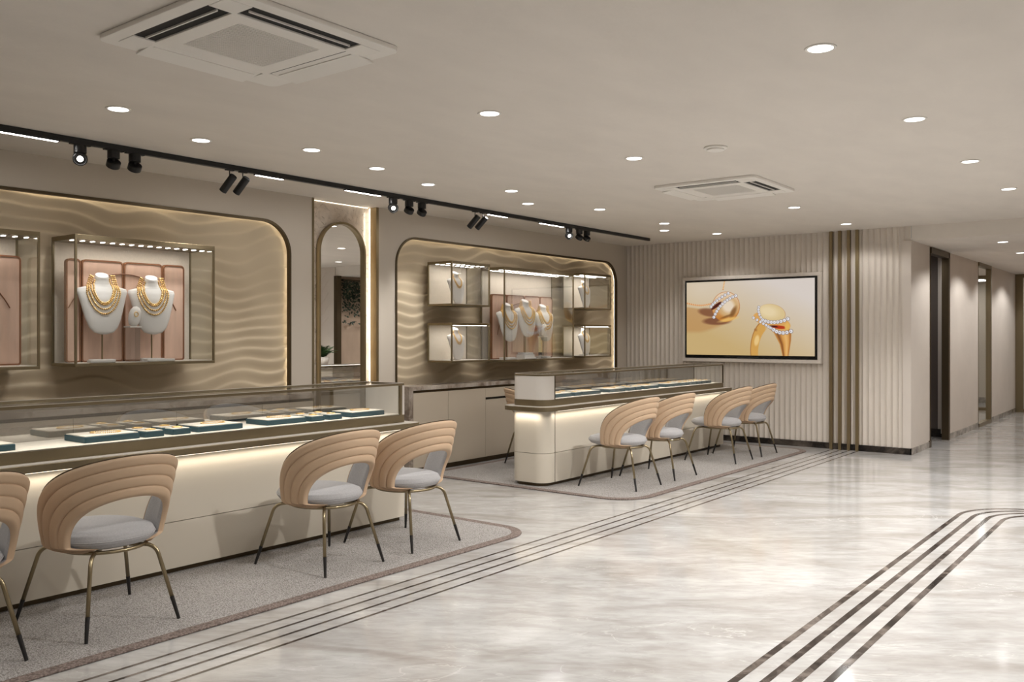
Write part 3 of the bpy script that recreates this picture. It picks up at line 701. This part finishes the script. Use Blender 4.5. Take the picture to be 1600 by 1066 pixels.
# ================================================================== CHAIRS
def make_chair():
    t = thing('shell_chair', 'x', 'chair')
    ZS = 0.435
    def Rz(z): return 0.262 + (z-0.42)*0.20
    def pt(phi, s, off, ch=0.0):
        # phi 0..PI from right side over the top to the left side; s 0 inner edge .. 1 outer edge
        ai, bi_ = R(61), 0.240; ao, bo = R(106), 0.458
        a = ai + (ao-ai)*s; b_ = bi_ + (bo-bi_)*s
        e = 1.0
        if phi < 0 or phi > PI:
            q_ = -phi if phi < 0 else phi-PI; sg = 1 if phi < 0 else -1
            th = a*math.cos(q_)*sg; z = ZS - (0.018+0.030*s)*math.sin(q_)
            r = (Rz(z)+off) - 0.11*(1-math.cos(q_))
            return (r*math.sin(th), -r*math.cos(th) + 0.005, z)
        th = a*math.copysign(abs(math.cos(phi))**e, math.cos(phi)); z = ZS + b_*abs(math.sin(phi))**e
        r = Rz(z) + off
        return (r*math.sin(th), -r*math.cos(th) + 0.005, z)
    nP, nS = 90, 41; PA, PB = -R(60), PI+R(60); PH = lambda u: PA+(PB-PA)*u
    bands = 4
    def chan(s):  # quilting profile
        f = s*bands % 1.0
        return 0.011*math.sqrt(max(0, 1-(2*f-1)**2))**0.8
    # outer shell solid: outer skin with channels + rounded rim
    m = MB()
    def outer(u, v): 
        edge = min(1, min(v, 1-v)*14)
        return pt(PH(u), v, 0.018*math.sqrt(edge) + (chan(v) if 0 < v < 1 else 0))
    def inner(u, v):
        return pt(PH(u), v, 0.003)
    m.grid(outer, nP, nS); m.grid(inner, nP, 3)
    k = nP*nS
    # side closures at the two lower ends and rims
    def strip(A, B):
        for i in range(len(A)-1): m.f.append((A[i], A[i+1], B[i+1], B[i]))
    for s_, j in ((0, 0), (nS-1, 2)): strip([i*nS+s_ for i in range(nP)], [k+i*3+j for i in range(nP)])
    for ip in (0, nP-1):
        a_ = [ip*nS+q for q in range(nS)]; ia = [k+ip*3, k+ip*3+1, k+ip*3+2]
        m.f.append(tuple(a_ + ia[::-1]))
    m.build('back_shell', M['leather'], t, auto=R(55))
    # grey lining on the inside
    m = MB()
    def lin(u, v):
        edge = min(1, min(v, 1-v)*8); return pt(PH(u), 0.015+0.97*v, -0.020*math.sqrt(edge)+0.003)
    m.grid(lin, nP, 17); m.grid(lambda u, v: pt(PH(u), 0.015+0.97*v, 0.002), nP, 2)
    m.build('inner_lining', M['grey'], t, smooth=True)
    # dark piping along the outer edge
    MB().tube([pt(PH(i/79), 1.0, 0.008) for i in range(80)], 0.0035, 6).build('piping', M['bronze_dark'], t, smooth=True)
    # seat cushion: rounded superellipse, longer to the front
    m = MB(); prof = [(0.0, 0.0), (0.75, 0.0), (0.93, 0.010), (1.0, 0.030), (0.995, 0.042), (0.95, 0.058), (0.80, 0.070), (0.5, 0.077), (0.0, 0.079)]
    def seat(u, v):
        a = 2*PI*u; i = v*(len(prof)-1); q = int(min(i, len(prof)-2)); f = i-q
        r = prof[q][0]*(1-f)+prof[q+1][0]*f; z = prof[q][1]*(1-f)+prof[q+1][1]*f
        c, s_ = math.cos(a), math.sin(a); x = 0.247*math.copysign(abs(c)**0.9, c); y = (0.335 if s_ > 0 else 0.252)*math.copysign(abs(s_)**0.9, s_)
        return (x*r, y*r+0.012, 0.404+z*1.32)
    m.grid(seat, 48, 33, True); so = m.build('seat', M['grey'], t, smooth=True)
    MB().tube([(0.2475*math.copysign(abs(math.cos(a))**0.9, math.cos(a)), (0.3355 if math.sin(a) > 0 else 0.2525)*math.copysign(abs(math.sin(a))**0.9, math.sin(a))+0.012, 0.452) for a in [2*PI*i/48 for i in range(48)]], 0.0028, 6, True).build('seam_piping', M['grey'], so, smooth=True)
    # frame ring and legs
    ring = [(0.205*math.cos(2*PI*i/40), 0.215*math.sin(2*PI*i/40), 0.394) for i in range(40)]
    MB().tube(ring, 0.010, 8, True).build('frame_ring', M['tube'], t, smooth=True)
    for (fx_, fy_, kx, ky) in ((-0.245, -0.305, -0.172, -0.205), (0.245, -0.305, 0.172, -0.205), (-0.31, 0.310, -0.225, 0.215), (0.31, 0.310, 0.225, 0.215)):
        foot = Vector((fx_, fy_, 0)); knee = Vector((kx, ky, 0.389)); inn = Vector((kx*0.45, ky*0.55, 0.395))
        d1 = (inn-knee).normalized(); d2 = (foot-knee).normalized(); rb = 0.055
        pts = [inn]
        for i in range(9):
            f = i/8; pts.append((1-f)**2*(knee+d1*rb) + 2*f*(1-f)*knee + f*f*(knee+d2*rb))
        tip = foot + (knee-foot)*0.30; pts.append(tip)
        lg = MB().tube(pts, [0.0105]*(len(pts)-1)+[0.0105], 10).build('leg', M['tube'], t, smooth=True)
        MB().tube([tip + (foot-tip)*0.0, foot], [0.0112, 0.0085], 10).build('foot_sleeve', M['blacktip'], lg, auto=R(40))
    return t
chair0 = make_chair()
gc = 'tan shell chairs facing the counters'
CH = [(1.578, 'tan shell chair cut off by the left edge, at the nearer counter'), (2.342, 'tan shell chair fully in view at the left of the nearer counter'),
      (3.817, 'tan shell chair at the nearer counter, left one of the pair by its far end'), (4.575, 'tan shell chair at the right end of the nearer counter'),
      (7.602, 'tan shell chair at the farther counter, closest to its rounded cream end'), (8.385, 'tan shell chair at the farther counter, second from its rounded cream end'),
      (9.880, 'tan shell chair at the farther counter, second from the ribbed wall'), (10.645, 'tan shell chair at the farther counter, closest to the ribbed wall')]
for x, lab in CH: place(chair0, (x, 4.547, 0.0106), lab, gc)
dup(chair0, (8.17, 6.02, 0.0106), R(-125), 'tan shell chair half hidden behind the rounded end of the farther counter', 'tan shell chairs behind the counter')

# ================================================================== TELEVISION
TY0, TY1, TZ0, TZ1 = 4.032, 5.955, 1.177, 2.288
t = thing('tv_surround', 'pale raised frame around the wall television on the ribbed wall', 'frame', (XF, (TY0+TY1)/2, (TZ0+TZ1)/2))
hw, hh = (TY1-TY0)/2, (TZ1-TZ0)/2
b = MB()
for (a0, a1, c0, c1) in ((-hw-0.055, hw+0.045, hh+0.006, hh+0.055), (-hw-0.055, hw+0.045, -hh-0.055, -hh-0.006), (-hw-0.055, -hw-0.006, -hh-0.006, hh+0.006), (hw+0.006, hw+0.045, -hh-0.006, hh+0.006)):
    b.box(-0.05, a0, c0, 0.012, a1, c1)
b.build('border', M['flute'], t, bevel=0.003)
MB().box(-0.008, -hw-0.006, -hh-0.006, 0.012, hw+0.006, hh+0.006).build('backboard', M['flute'], t)
t = thing('television', 'wide wall television showing a gold pendant and a gold ring', 'television', (XF-0.01, (TY0+TY1)/2, (TZ0+TZ1)/2))
MB().box(-0.045, -hw, -hh, 0.0, hw, hh).build('casing', M['blackg'], t, bevel=0.003)
MB().box(-0.05, -0.16, -hh+0.004, -0.044, 0.16, -hh+0.022).build('sensor_bar', M['black'], t)
def paint(U, V):
    """screen picture, U right 0..1, V down 0..1 (aspect 1.78)"""
    As = 1.78; img = np.zeros(U.shape+(3,))
    def c(r, g, b_): return np.array([r, g, b_])/255.0
    k = np.clip((1-U)*0.75+(V-0.3)*0.9, 0, 1)[..., None]
    img[:] = c(212, 202, 194); img = img*(1-k)+c(196, 168, 116)*k
    k2 = np.clip(1-np.hypot((U-0.12)*1.2, (V-0.1)*1.0)*2.2, 0, 1)[..., None]; img = img*(1-0.7*k2)+c(214, 200, 180)*0.7*k2
    def blend(mask, col):
        nonlocal img; img = img*(1-mask[..., None])+np.asarray(col)*mask[..., None]
    sm = lambda x, w_=0.012: np.clip(0.5-x/w_, 0, 1)
    def ell(cx, cy, rx, ry, ang=0.0):
        dx = (U-cx)*As; dy = V-cy; ca, sa = math.cos(ang), math.sin(ang); x = dx*ca+dy*sa; y = -dx*sa+dy*ca
        return np.sqrt((x/(rx*As))**2+(y/ry)**2)-1
    # soft cast shade of the pendant over the table
    yy = 0.34+0.05*np.clip(U/0.2, 0, 1); lo = 0.69-1.3*np.clip(U-0.10, 0, 1)**1.5*0.9
    blend(sm(-(V-yy), 0.02)*sm(V-lo, 0.05)*sm(U-0.36, 0.05)*0.75, c(184, 140, 88))
    blend(sm(ell(0.19, 0.42, 0.09, 0.055, 0.15), 0.4)*0.8, c(118, 72, 48)); blend(sm(ell(0.25, 0.54, 0.11, 0.05, 0.0), 0.4)*0.8, c(110, 64, 44))
    # chain
    for i in range(26):
        u = i/25*0.205; v = 0.285+0.035*math.sin(PI*u/0.24)
        blend(sm(ell(u, v, 0.0065, 0.011, 0.6 if i % 2 else -0.6), 0.4), c(196, 128, 76) if i % 2 else c(232, 188, 140))
    for i in range(12):
        v = i/11*0.11; blend(sm(ell(0.315-0.012*v/0.11, v, 0.0055, 0.009, 0.5 if i % 2 else -0.5), 0.4), c(205, 150, 96) if i % 2 else c(236, 200, 150))
    # pendant
    e = ell(0.325, 0.345, 0.113, 0.205, 0.0); sh = np.clip((V-0.20)/0.34, 0, 1)[..., None]
    g = c(226, 200, 170)*(1-sh)+c(186, 116, 40)*sh; msk = sm(e, 0.03)[..., None]; img = img*(1-msk)+g*msk
    blend(sm(np.abs(e+0.02)-0.015, 0.03), c(176, 106, 50))
    blend(sm(ell(0.348, 0.350, 0.080, 0.125, -0.5), 0.35), c(204, 168, 118)); blend(sm(ell(0.345, 0.335, 0.048, 0.09, -0.6), 0.6), c(226, 208, 184))
    blend(sm(ell(0.385, 0.42, 0.018, 0.08, 0.5), 0.8)*0.8, c(120, 76, 34)); blend(sm(ell(0.335, 0.475, 0.05, 0.014, -0.3), 0.8)*0.7, c(120, 78, 34))
    blend(sm(ell(0.345, 0.52, 0.075, 0.022, -0.2), 0.8)*0.8, c(232, 190, 110))
    blend(sm(ell(0.248, 0.33, 0.05, 0.022, -0.62), 0.3), c(74, 22, 14))
    def gems(P, r):
        for u, v in P:
            blend(sm(ell(u, v, r/As*1.05, r*1.05), 0.3), c(120, 108, 108)); blend(sm(ell(u, v, r/As*0.82, r*0.82), 0.3), c(232, 230, 232)); blend(sm(ell(u-0.002, v, r/As*0.3, r*0.3), 0.5), c(150, 140, 150))
    def qb(p0, p1, p2, n): return [((1-f)**2*p0[0]+2*f*(1-f)*p1[0]+f*f*p2[0], (1-f)**2*p0[1]+2*f*(1-f)*p1[1]+f*f*p2[1]) for f in [i/(n-1) for i in range(n)]]
    gems(qb((0.205, 0.34), (0.25, 0.24), (0.345, 0.165), 8), 0.022); gems(qb((0.228, 0.485), (0.28, 0.27), (0.405, 0.20), 11), 0.023)
    # ring: left arm (inside of the band), right arm, dome, red gap, stones
    inn = sm(ell(0.665, 0.93, 0.145, 0.42, 0.0), 0.03)*(1-sm(ell(0.705, 0.97, 0.125, 0.36, 0.0), 0.03))*sm(-(V-0.52), 0.02)*sm(U-0.64, 0.02)
    blend(inn, c(206, 156, 80)); blend(inn*sm(np.abs(ell(0.665, 0.93, 0.145, 0.42))-0.03, 0.03), c(150, 92, 40)); blend(inn*sm(ell(0.57, 0.8, 0.018, 0.07, 0.2), 0.5)*0.7, c(238, 210, 150))
    for q in range(3): blend(sm(ell(0.553+0.009*q, 0.66, 0.0022, 0.022, 0.1), 0.5), c(150, 96, 44))
    cl = np.interp(V, [0.55, 0.7, 0.85, 1.0], [0.60, 0.70, 0.745, 0.765]); cr = np.interp(V, [0.55, 0.72, 0.8, 1.0], [0.80, 0.83, 0.828, 0.81])
    arm = sm(-(U-cl), 0.006)*sm(U-cr, 0.006)*sm(-(V-0.56), 0.02); f = ((U-cl)/np.maximum(cr-cl, 1e-3)); blend(arm, c(206, 146, 74))
    blend(arm*np.clip(1-np.abs(f-0.2)*5, 0, 1)*0.8, c(110, 58, 24)); blend(arm*np.clip(1-np.abs(f-0.65)*4, 0, 1)*0.8, c(232, 186, 118)); blend(arm*np.clip(1-np.abs(f-0.95)*8, 0, 1)*0.7, c(150, 90, 44))
    band = sm(ell(0.685, 0.545, 0.145, 0.10, 0.30), 0.05); blend(band, c(214, 160, 90))
    d = ell(0.685, 0.44, 0.103, 0.115, 0.22); dm = sm(d, 0.03); sh = np.clip(((U-0.58)/0.2+(V-0.34)/0.2)/2, 0, 1)
    blend(dm, c(214, 190, 140)); blend(dm*sm(ell(0.66, 0.42, 0.07, 0.07, 0.2), 0.9)*0.7, c(232, 214, 176)); blend(sm(np.abs(d)-0.012, 0.03)*np.clip((U-0.6)*5, 0.2, 1), c(176, 110, 56))
    blend(sm(ell(0.735, 0.625, 0.06, 0.022, 0.10), 0.3), c(176, 52, 18)); blend(sm(ell(0.70, 0.615, 0.03, 0.010, 0.15), 0.4), c(60, 18, 12)); blend(sm(ell(0.80, 0.62, 0.018, 0.05, 0.0), 0.5), c(222, 176, 90))
    gems(qb((0.585, 0.36), (0.575, 0.44), (0.615, 0.53), 6), 0.019); gems(qb((0.615, 0.53), (0.70, 0.60), (0.805, 0.52), 9), 0.025); gems(qb((0.545, 0.50), (0.66, 0.62), (0.70, 0.66), 9), 0.020); gems(qb((0.70, 0.66), (0.75, 0.73), (0.828, 0.68), 6), 0.027)
    return np.clip(img, 0, 1)
NX, NY = 440, 248; sw, shh = hw-0.026, hh
us = np.linspace(0, 1, NX); vs_ = np.linspace(0, 1, NY); U, V = np.meshgrid(us, vs_, indexing='ij')
img = paint(U, V); lin = np.where(img <= 0.04045, img/12.92, ((img+0.055)/1.055)**2.4)
ztop_, zbot_ = hh-0.022, -hh+0.042
co = np.stack([np.full(U.shape, -0.0462), sw-2*sw*U, ztop_-(ztop_-zbot_)*V], -1).reshape(-1, 3)
idx = np.arange(NX*NY).reshape(NX, NY); q = np.stack([idx[:-1, :-1], idx[:-1, 1:], idx[1:, 1:], idx[1:, :-1]], -1).reshape(-1, 4)
me = bpy.data.meshes.new('screen'); me.from_pydata(co.tolist(), [], q.tolist())
ca = me.color_attributes.new('picture', 'FLOAT_COLOR', 'POINT'); ca.data.foreach_set('color', np.concatenate([lin.reshape(-1, 3), np.ones((NX*NY, 1))], 1).astype(np.float32).ravel())
ms = bpy.data.materials.new('screen_picture'); ms.use_nodes = True; nt = ms.node_tree; p = nt.nodes['Principled BSDF']
at = nt.nodes.new('ShaderNodeVertexColor'); at.layer_name = 'picture'; nt.links.new(at.outputs[0], p.inputs['Emission Color']); p.inputs['Emission Strength'].default_value = 0.98
p.inputs['Base Color'].default_value = (0.01, 0.01, 0.01, 1); p.inputs['Roughness'].default_value = 0.35; p.inputs['Specular IOR Level'].default_value = 0.15
me.materials.append(ms); o = bpy.data.objects.new('screen', me); COL.objects.link(o); o.parent = t

# ================================================================== CEILING: AIR CONDITIONERS, DETECTOR, DOWNLIGHTS, TRACK
def cassette(x, y, s, label, flaps):
    t = thing('ceiling_air_conditioner', label, 'air conditioner', (x, y, CE), 0, 'ceiling cassette air conditioners')
    h = s/2
    # flat panel with four slots: built as frame pieces
    P = MB()
    P.ringprism(rrect(-h, -h, h, h, 0.05, 5), rrect(-h+0.070, -h+0.070, h-0.070, h-0.070, 0.02, 5), -0.024, -0.001)
    P.build('outer_frame', M['acwhite'], t, bevel=0.004)
    q = MB(); i0 = h-0.070; i1 = h-0.180; c0 = h-0.195
    for sx, sy in ((-1,-1),(1,-1),(1,1),(-1,1)):
        xa, xb = sorted((sx*c0, sx*i0)); ya, yb = sorted((sy*c0, sy*i0)); q.box(xa, ya, -0.026, xb, yb, -0.002)
    q.ringprism(rrect(-i1, -i1, i1, i1, 0.01, 3), rrect(-i1+0.09, -i1+0.09, i1-0.09, i1-0.09, 0.01, 3), -0.027, -0.002)
    q.build('inner_frame', M['acwhite'], t, bevel=0.003)
    MB().box(-h+0.05, -h+0.05, -0.019, h-0.05, h-0.05, -0.001).build('duct', M['slot'], t)
    g = i1-0.09; gr = MB(); n = 28
    for i in range(n):
        v = -g+2*g*(i+0.5)/n; gr.box(-g, v-0.0036, -0.027, g, v+0.0036, -0.022)
        gr.box(v-0.0020, -g, -0.0225, v+0.0020, g, -0.0195)
    gr.build('grille', M['acwhite'], t)
    for k in range(4):
        Rm = Matrix.Rotation(PI/2*k, 4, 'Z'); L = c0-0.02
        MB().box(-L, -i0+0.050, -0.027, L, -i0+0.058, -0.019, Rm).build('louvre', M['acwhite'], t)
        if k in flaps:   # lowered flap seen as a lip hanging below the panel
            Rf = Rm @ Matrix.Translation((0, -i0+0.0, -0.024)) @ Matrix.Rotation(R(7), 4, 'X')
            MB().box(-c0+0.0, -0.072, -0.006, c0-0.0, 0.112, 0.001, Rf).build('flap', M['acwhite'], t, bevel=0.002)
cassette(2.50, 3.49, 0.98, 'large white ceiling air conditioner at the top left with two closed flaps', (1, 2))
cassette(7.68, 3.49, 0.98, 'white ceiling air conditioner farther away, in front of the ribbed wall', (1, 2))
t = thing('smoke_detector', 'round white smoke detector on the ceiling, without light', 'smoke detector', (5.985, 2.791, CE))
MB().lathe([(0.085, -0.001), (0.085, -0.010), (0.078, -0.014)], 32).build('base', M['acwhite'], t, auto=R(40))
MB().lathe([(0.062, -0.014), (0.062, -0.024), (0.05, -0.030), (0, -0.031)], 32).build('cover', M['acwhite'], t, auto=R(40))

def make_down():
    t = thing('downlight', 'x', 'downlight')
    MB().lathe([(0.058, -0.001), (0.060, -0.005), (0.072, -0.004), (0.074, -0.001)], 32).build('rim', M['acwhite'], t, smooth=True)
    MB().cyl(0.058, -0.004, -0.001, 32).build('lens', M['lens'], t)
    return t
dl0 = make_down()
D1 = 'recessed ceiling downlight'
DL = [  # x, y, z, kind, label
 (2.749, 5.165, CE, 'near', 'nearest of the row before the track at the left'),
 (3.547, 5.537, CE, 'near', 'second of the row before the track, right of the nearest'),
 (4.233, 5.180, CE, 'near', 'third of the row before the track, right of the large air conditioner'),
 (5.033, 5.333, CE, 'near', 'fourth of the row before the track'),
 (5.852, 5.532, CE, 'near', 'fifth of the row before the track, close to the rail'),
 (6.596, 5.155, CE, 'near', 'sixth of the row before the track, standing out from the rail'),
 (7.343, 5.520, CE, 'near', 'seventh of the row before the track, close to the rail'),
 (8.157, 5.158, CE, 'near', 'eighth of the row before the track'),
 (9.669, 5.183, CE, 'near', 'upper one of the close pair near the end of the track'),
 (10.318, 5.530, CE, 'near', 'lower one of the close pair near the end of the track'),
 (11.077, 5.147, CE, 'near', 'over the television, before the ribbed wall'),
 (4.213, 3.463, CE, 'down', 'nearest of the middle row, right of the large air conditioner'),
 (5.966, 3.458, CE, 'down', 'in the middle row, left of the smoke detector'),
 (9.316, 3.439, CE, 'down', 'right behind the farther air conditioner'),
 (11.101, 3.450, CE, 'wash', 'directly before the brass strips'),
 (4.227, 1.433, CE, 'far', 'nearest and largest at the upper right'),
 (5.981, 1.434, CE, 'far', 'second of the right row, beyond the largest one'),
 (7.702, 1.437, CE, 'far', 'third of the right row'),
 (9.369, 1.423, CE, 'far', 'fourth of the right row, at the right edge of the picture'),
 (12.72, 1.997, 2.69, 'corr', 'first one in the low corridor ceiling'),
 (14.555, 2.057, 2.69, 'corr', 'second one in the low corridor ceiling, at the right edge'),
]
ew = {'near': ('near', 128), 'down': ('down', 140), 'wash': ('near', 150), 'far': ('far', 135), 'corr': ('corr', 146)}
for (x, y, z, k, lab) in DL:
    place(dl0, (x, y, z), D1 + ' ' + lab, 'round recessed downlights')
    lamp_spot('downlight_lamp', (x, y, z-0.012), LP[ew[k][0]], ew[k][1], 0.35)
for x, y in ((11.0, 1.43), (2.5, 1.43), (0.8, 1.43), (0.8, 3.46), (0.6, 5.3), (-1.2, 1.43), (-1.2, 3.46), (2.5, -0.6), (5.0, -0.6), (7.5, -0.6), (10.0, -0.6), (0, -0.6), (0, -2.6), (3, -2.6), (6, -2.6), (9, -2.6)):
    place(dl0, (x, y, CE), 'ceiling downlight outside the picture', 'downlights outside the picture')
    lamp_spot('downlight_lamp', (x, y, CE-0.012), LP['out'], 140, 0.35)
for x in (16.4, 18.2):
    place(dl0, (x, 2.05, 2.69), 'recessed ceiling downlight deep in the corridor, outside the picture', 'downlights outside the picture')
    lamp_spot('downlight_lamp', (x, 2.05, 2.678), LP['corr'], 146, 0.35)

# track rail
TYc = 6.155
tag(MB().box(-5.6, -0.02, -0.040, 5.6, 0.02, -0.001).build('track_rail', M['black'], loc=(11.03-5.6, TYc, CE), bevel=0.002), 'long black lighting track running along the ceiling beside the display wall', 'lighting track')
def linear(x0, x1, label):
    t = thing('linear_track_light', label, 'track light', ((x0+x1)/2, TYc, CE-0.0402), 0, 'linear lights in the ceiling track')
    h = (x1-x0)/2
    MB().box(-h-0.01, -0.017, -0.008, h+0.01, 0.017, 0.0).build('housing', M['black'], t)
    MB().box(-h, -0.013, -0.0105, h, 0.013, -0.008).build('diffuser', M['led'], t)
    lamp_area('linear_lamp', (0, 0, -0.013), 2*h, 0.02, 3.0, (0, 0, 0), t)
for a, b_, lab in ((2.30, 2.845, 'bright linear track light at the left edge of the picture'), (4.45, 4.72, 'short linear track light right of the first pair of cylinder spots'), (5.42, 5.85, 'linear track light over the marble niche'),
                   (7.46, 7.79, 'short linear track light right of the second pair of cylinder spots'), (8.42, 8.90, 'linear track light left of the last three round spots')):
    linear(a, b_, lab)
def puck(x, aim, lit, label):
    """aim: yaw of the face, pitch down"""
    t = thing('track_spotlight', label, 'track spotlight', (x, TYc, CE-0.0402), 0, 'round spotlights on the ceiling track')
    MB().box(-0.07, -0.017, -0.008, 0.07, 0.017, 0).build('adapter', M['black'], t)
    MB().cyl(0.042, -0.062, -0.008, 24).build('driver_body', M['black'], t, auto=R(40))
    yaw, pit = aim
    T = Matrix.Translation((0, 0, -0.098)) @ Matrix.Rotation(yaw, 4, 'Z') @ Matrix.Rotation(pit, 4, 'X')
    hd = MB().lathe([(0.0, 0.0), (0.044, 0.0), (0.048, 0.004), (0.048, 0.042), (0.044, 0.046), (0.040, 0.046), (0.036, 0.032), (0.0, 0.030)], 28, T @ Matrix.Translation((0, 0, -0.02))).build('lamp_head', M['black'], t, auto=R(40))
    MB().cyl(0.020 if lit else 0.018, 0.012, 0.014, 20, T).build('lens', M['led'] if lit else M['blackg'], hd)
    MB().tube([(0, 0, -0.05), (0, 0, -0.085)], 0.012, 8).build('joint', M['black'], t)
def lampdir(loc, to, power, cone=46):
    d = Vector(to)-Vector(loc); o = lamp_spot('track_lamp', loc, power, cone, 0.8, (0, 0, 0), 0.03); o.rotation_euler = d.to_track_quat('-Z', 'Y').to_euler()
def cylinder_spot(x, label):
    t = thing('cylinder_spotlight', label, 'track spotlight', (x, TYc, CE-0.0402), 0, 'cylinder spotlights on the ceiling track')
    MB().box(-0.035, -0.015, -0.008, 0.035, 0.015, 0).build('adapter', M['black'], t)
    MB().tube([(0, 0, -0.006), (0, 0, -0.07)], 0.0045, 8).build('stem', M['black'], t)
    T = Matrix.Translation((0.0, 0.02, -0.110)) @ Matrix.Rotation(R(14), 4, 'Y') @ Matrix.Rotation(R(42), 4, 'X')
    MB().lathe([(0, -0.072), (0.026, -0.072), (0.028, -0.078), (0.031, -0.078), (0.031, 0.078), (0.028, 0.082), (0, 0.082)], 28, T).build('lamp_body', M['black'], t, auto=R(40))
PK = [(3.00, True, 'black round track spotlight at the left, lens glowing toward the room'), (3.24, False, 'black round track spotlight, middle of the left group of three'), (3.40, False, 'black round track spotlight, rightmost of the left group of three'),
      (6.02, True, 'black round track spotlight right of the marble niche, lens glowing'), (6.24, False, 'black round track spotlight, middle of the centre group of three'), (6.42, False, 'black round track spotlight, rightmost of the centre group of three'),
      (9.03, True, 'black round track spotlight, leftmost of the last group of three, lens glowing'), (9.26, False, 'black round track spotlight, middle of the last group of three'), (9.43, False, 'black round track spotlight, rightmost of the last group of three')]
for x, lit, lab in PK:
    if lit:
        puck(x, (R(-25), R(118)), True, lab); lampdir((x, TYc-0.06, CE-0.17), (x-0.8, 3.2, 0.0), 10, 60)
    else:
        puck(x, (R(170), R(140)), False, lab); lampdir((x, TYc+0.05, CE-0.20), (x, YW, 1.7), LP['track'])
for x, lab in ((4.20, 'black cylinder spotlight, left of the pair above the nearer cases'), (4.325, 'black cylinder spotlight, right of the pair over the large two bust case'),
               (7.24, 'black cylinder spotlight, left of the pair over the farther wave panel'), (7.37, 'black cylinder spotlight, right of the pair over the farther wave panel')):
    cylinder_spot(x, lab); lampdir((x-0.02, TYc+0.12, CE-0.24), (x-0.3, YW, 1.8), LP['track'])

# ================================================================== SEEN IN THE ARCHED MIRROR: entrance counter, fern, hanging plants
t = thing('entrance_counter', 'low stone topped counter by the entrance, seen only in the arched mirror', 'counter', (11.2, 0.0, 0))
MB().box(-0.30, -1.2, 0.87, 0.30, 1.38, 0.92).build('stone_top', M['stone'], t)
MB().box(-0.26, -1.15, 0.0, 0.26, 1.33, 0.87).build('body', M['cream'], t)
t = thing('potted_fern', 'green potted fern on the entrance counter, seen only in the arched mirror', 'plant', (11.2, 0.75, 0.9202))
MB().lathe([(0, 0), (0.09, 0), (0.12, 0.16), (0.11, 0.16), (0.10, 0.14), (0, 0.14)], 20).build('pot', M['whitepanel'], t, smooth=True)
def frond(m, base, az, L, lean, mat=None, lw=0.045):
    n = 12; P = []
    for i in range(n+1):
        f = i/n; P.append(Vector((math.cos(az)*L*f*lean, math.sin(az)*L*f*lean, L*f*(1-0.75*f*lean))) + Vector(base))
    for i in range(1, n):
        t_ = (P[i+1]-P[i-1]).normalized(); sd = t_.cross(Vector((0, 0, 1))).normalized(); wdt = lw*math.sin(PI*min(1, (i+1)/n))**0.6+0.02
        for s_ in (-1, 1):
            a = P[i]; b_ = P[i]+sd*s_*wdt*1.5+t_*0.03; m.add([a-t_*0.010, b_, a+t_*0.014, a+t_*0.002+Vector((0, 0, 0.004))], [(0, 1, 2), (0, 3, 1), (3, 2, 1)])
m = MB()
for i in range(26): frond(m, (0, 0, 0.14), random.uniform(0, 6.28), random.uniform(0.26, 0.42), random.uniform(0.5, 1.0))
m.build('fronds', M['leaf'], t, fixn=False)
t = thing('hanging_plant', 'trailing dark green plants on the wood wall of the corridor, seen in the arched mirror', 'plant', (12.2, 0.46, 2.6))
MB().box(-0.25, -0.055, 0.0, 0.3, 0.02, 0.03).build('shelf', M['bronze_dark'], t)
m = MB()
for i in range(420):
    x = random.uniform(-0.28, 0.30); z = -abs(random.gauss(0, 0.38)); z = max(z, -0.85); y = random.uniform(-0.03, 0.08)
    s_ = random.uniform(0.04, 0.085); a = random.uniform(0, 6.28); b_ = random.uniform(-1, 0.3)
    d = Vector((math.cos(a)*math.cos(b_), abs(math.sin(a))*0.4, math.sin(b_))).normalized(); q_ = d.cross(Vector((0, 1, 0.3))).normalized()
    c_ = Vector((x, y, z)); m.add([c_, c_+d*s_*0.5+q_*s_*0.32, c_+d*s_, c_+d*s_*0.5-q_*s_*0.32], [(0, 1, 2, 3)])
m.build('foliage', M['leafdark'], t, fixn=False)
m = MB()
for i in range(7):
    z0 = 1.2+i*0.23; m.tube([(0, -0.9+k*0.1+0.0, z0+0.6*(k/10)**1.6+0.03*math.sin(i+k)) for k in range(12)], 0.006, 6)
tag(m.build('branch_relief', M['plain'], loc=(XF-0.002, 0.0, 0)), 'thin branch relief on the pale entrance wall, seen in the arched mirror', 'wall relief')
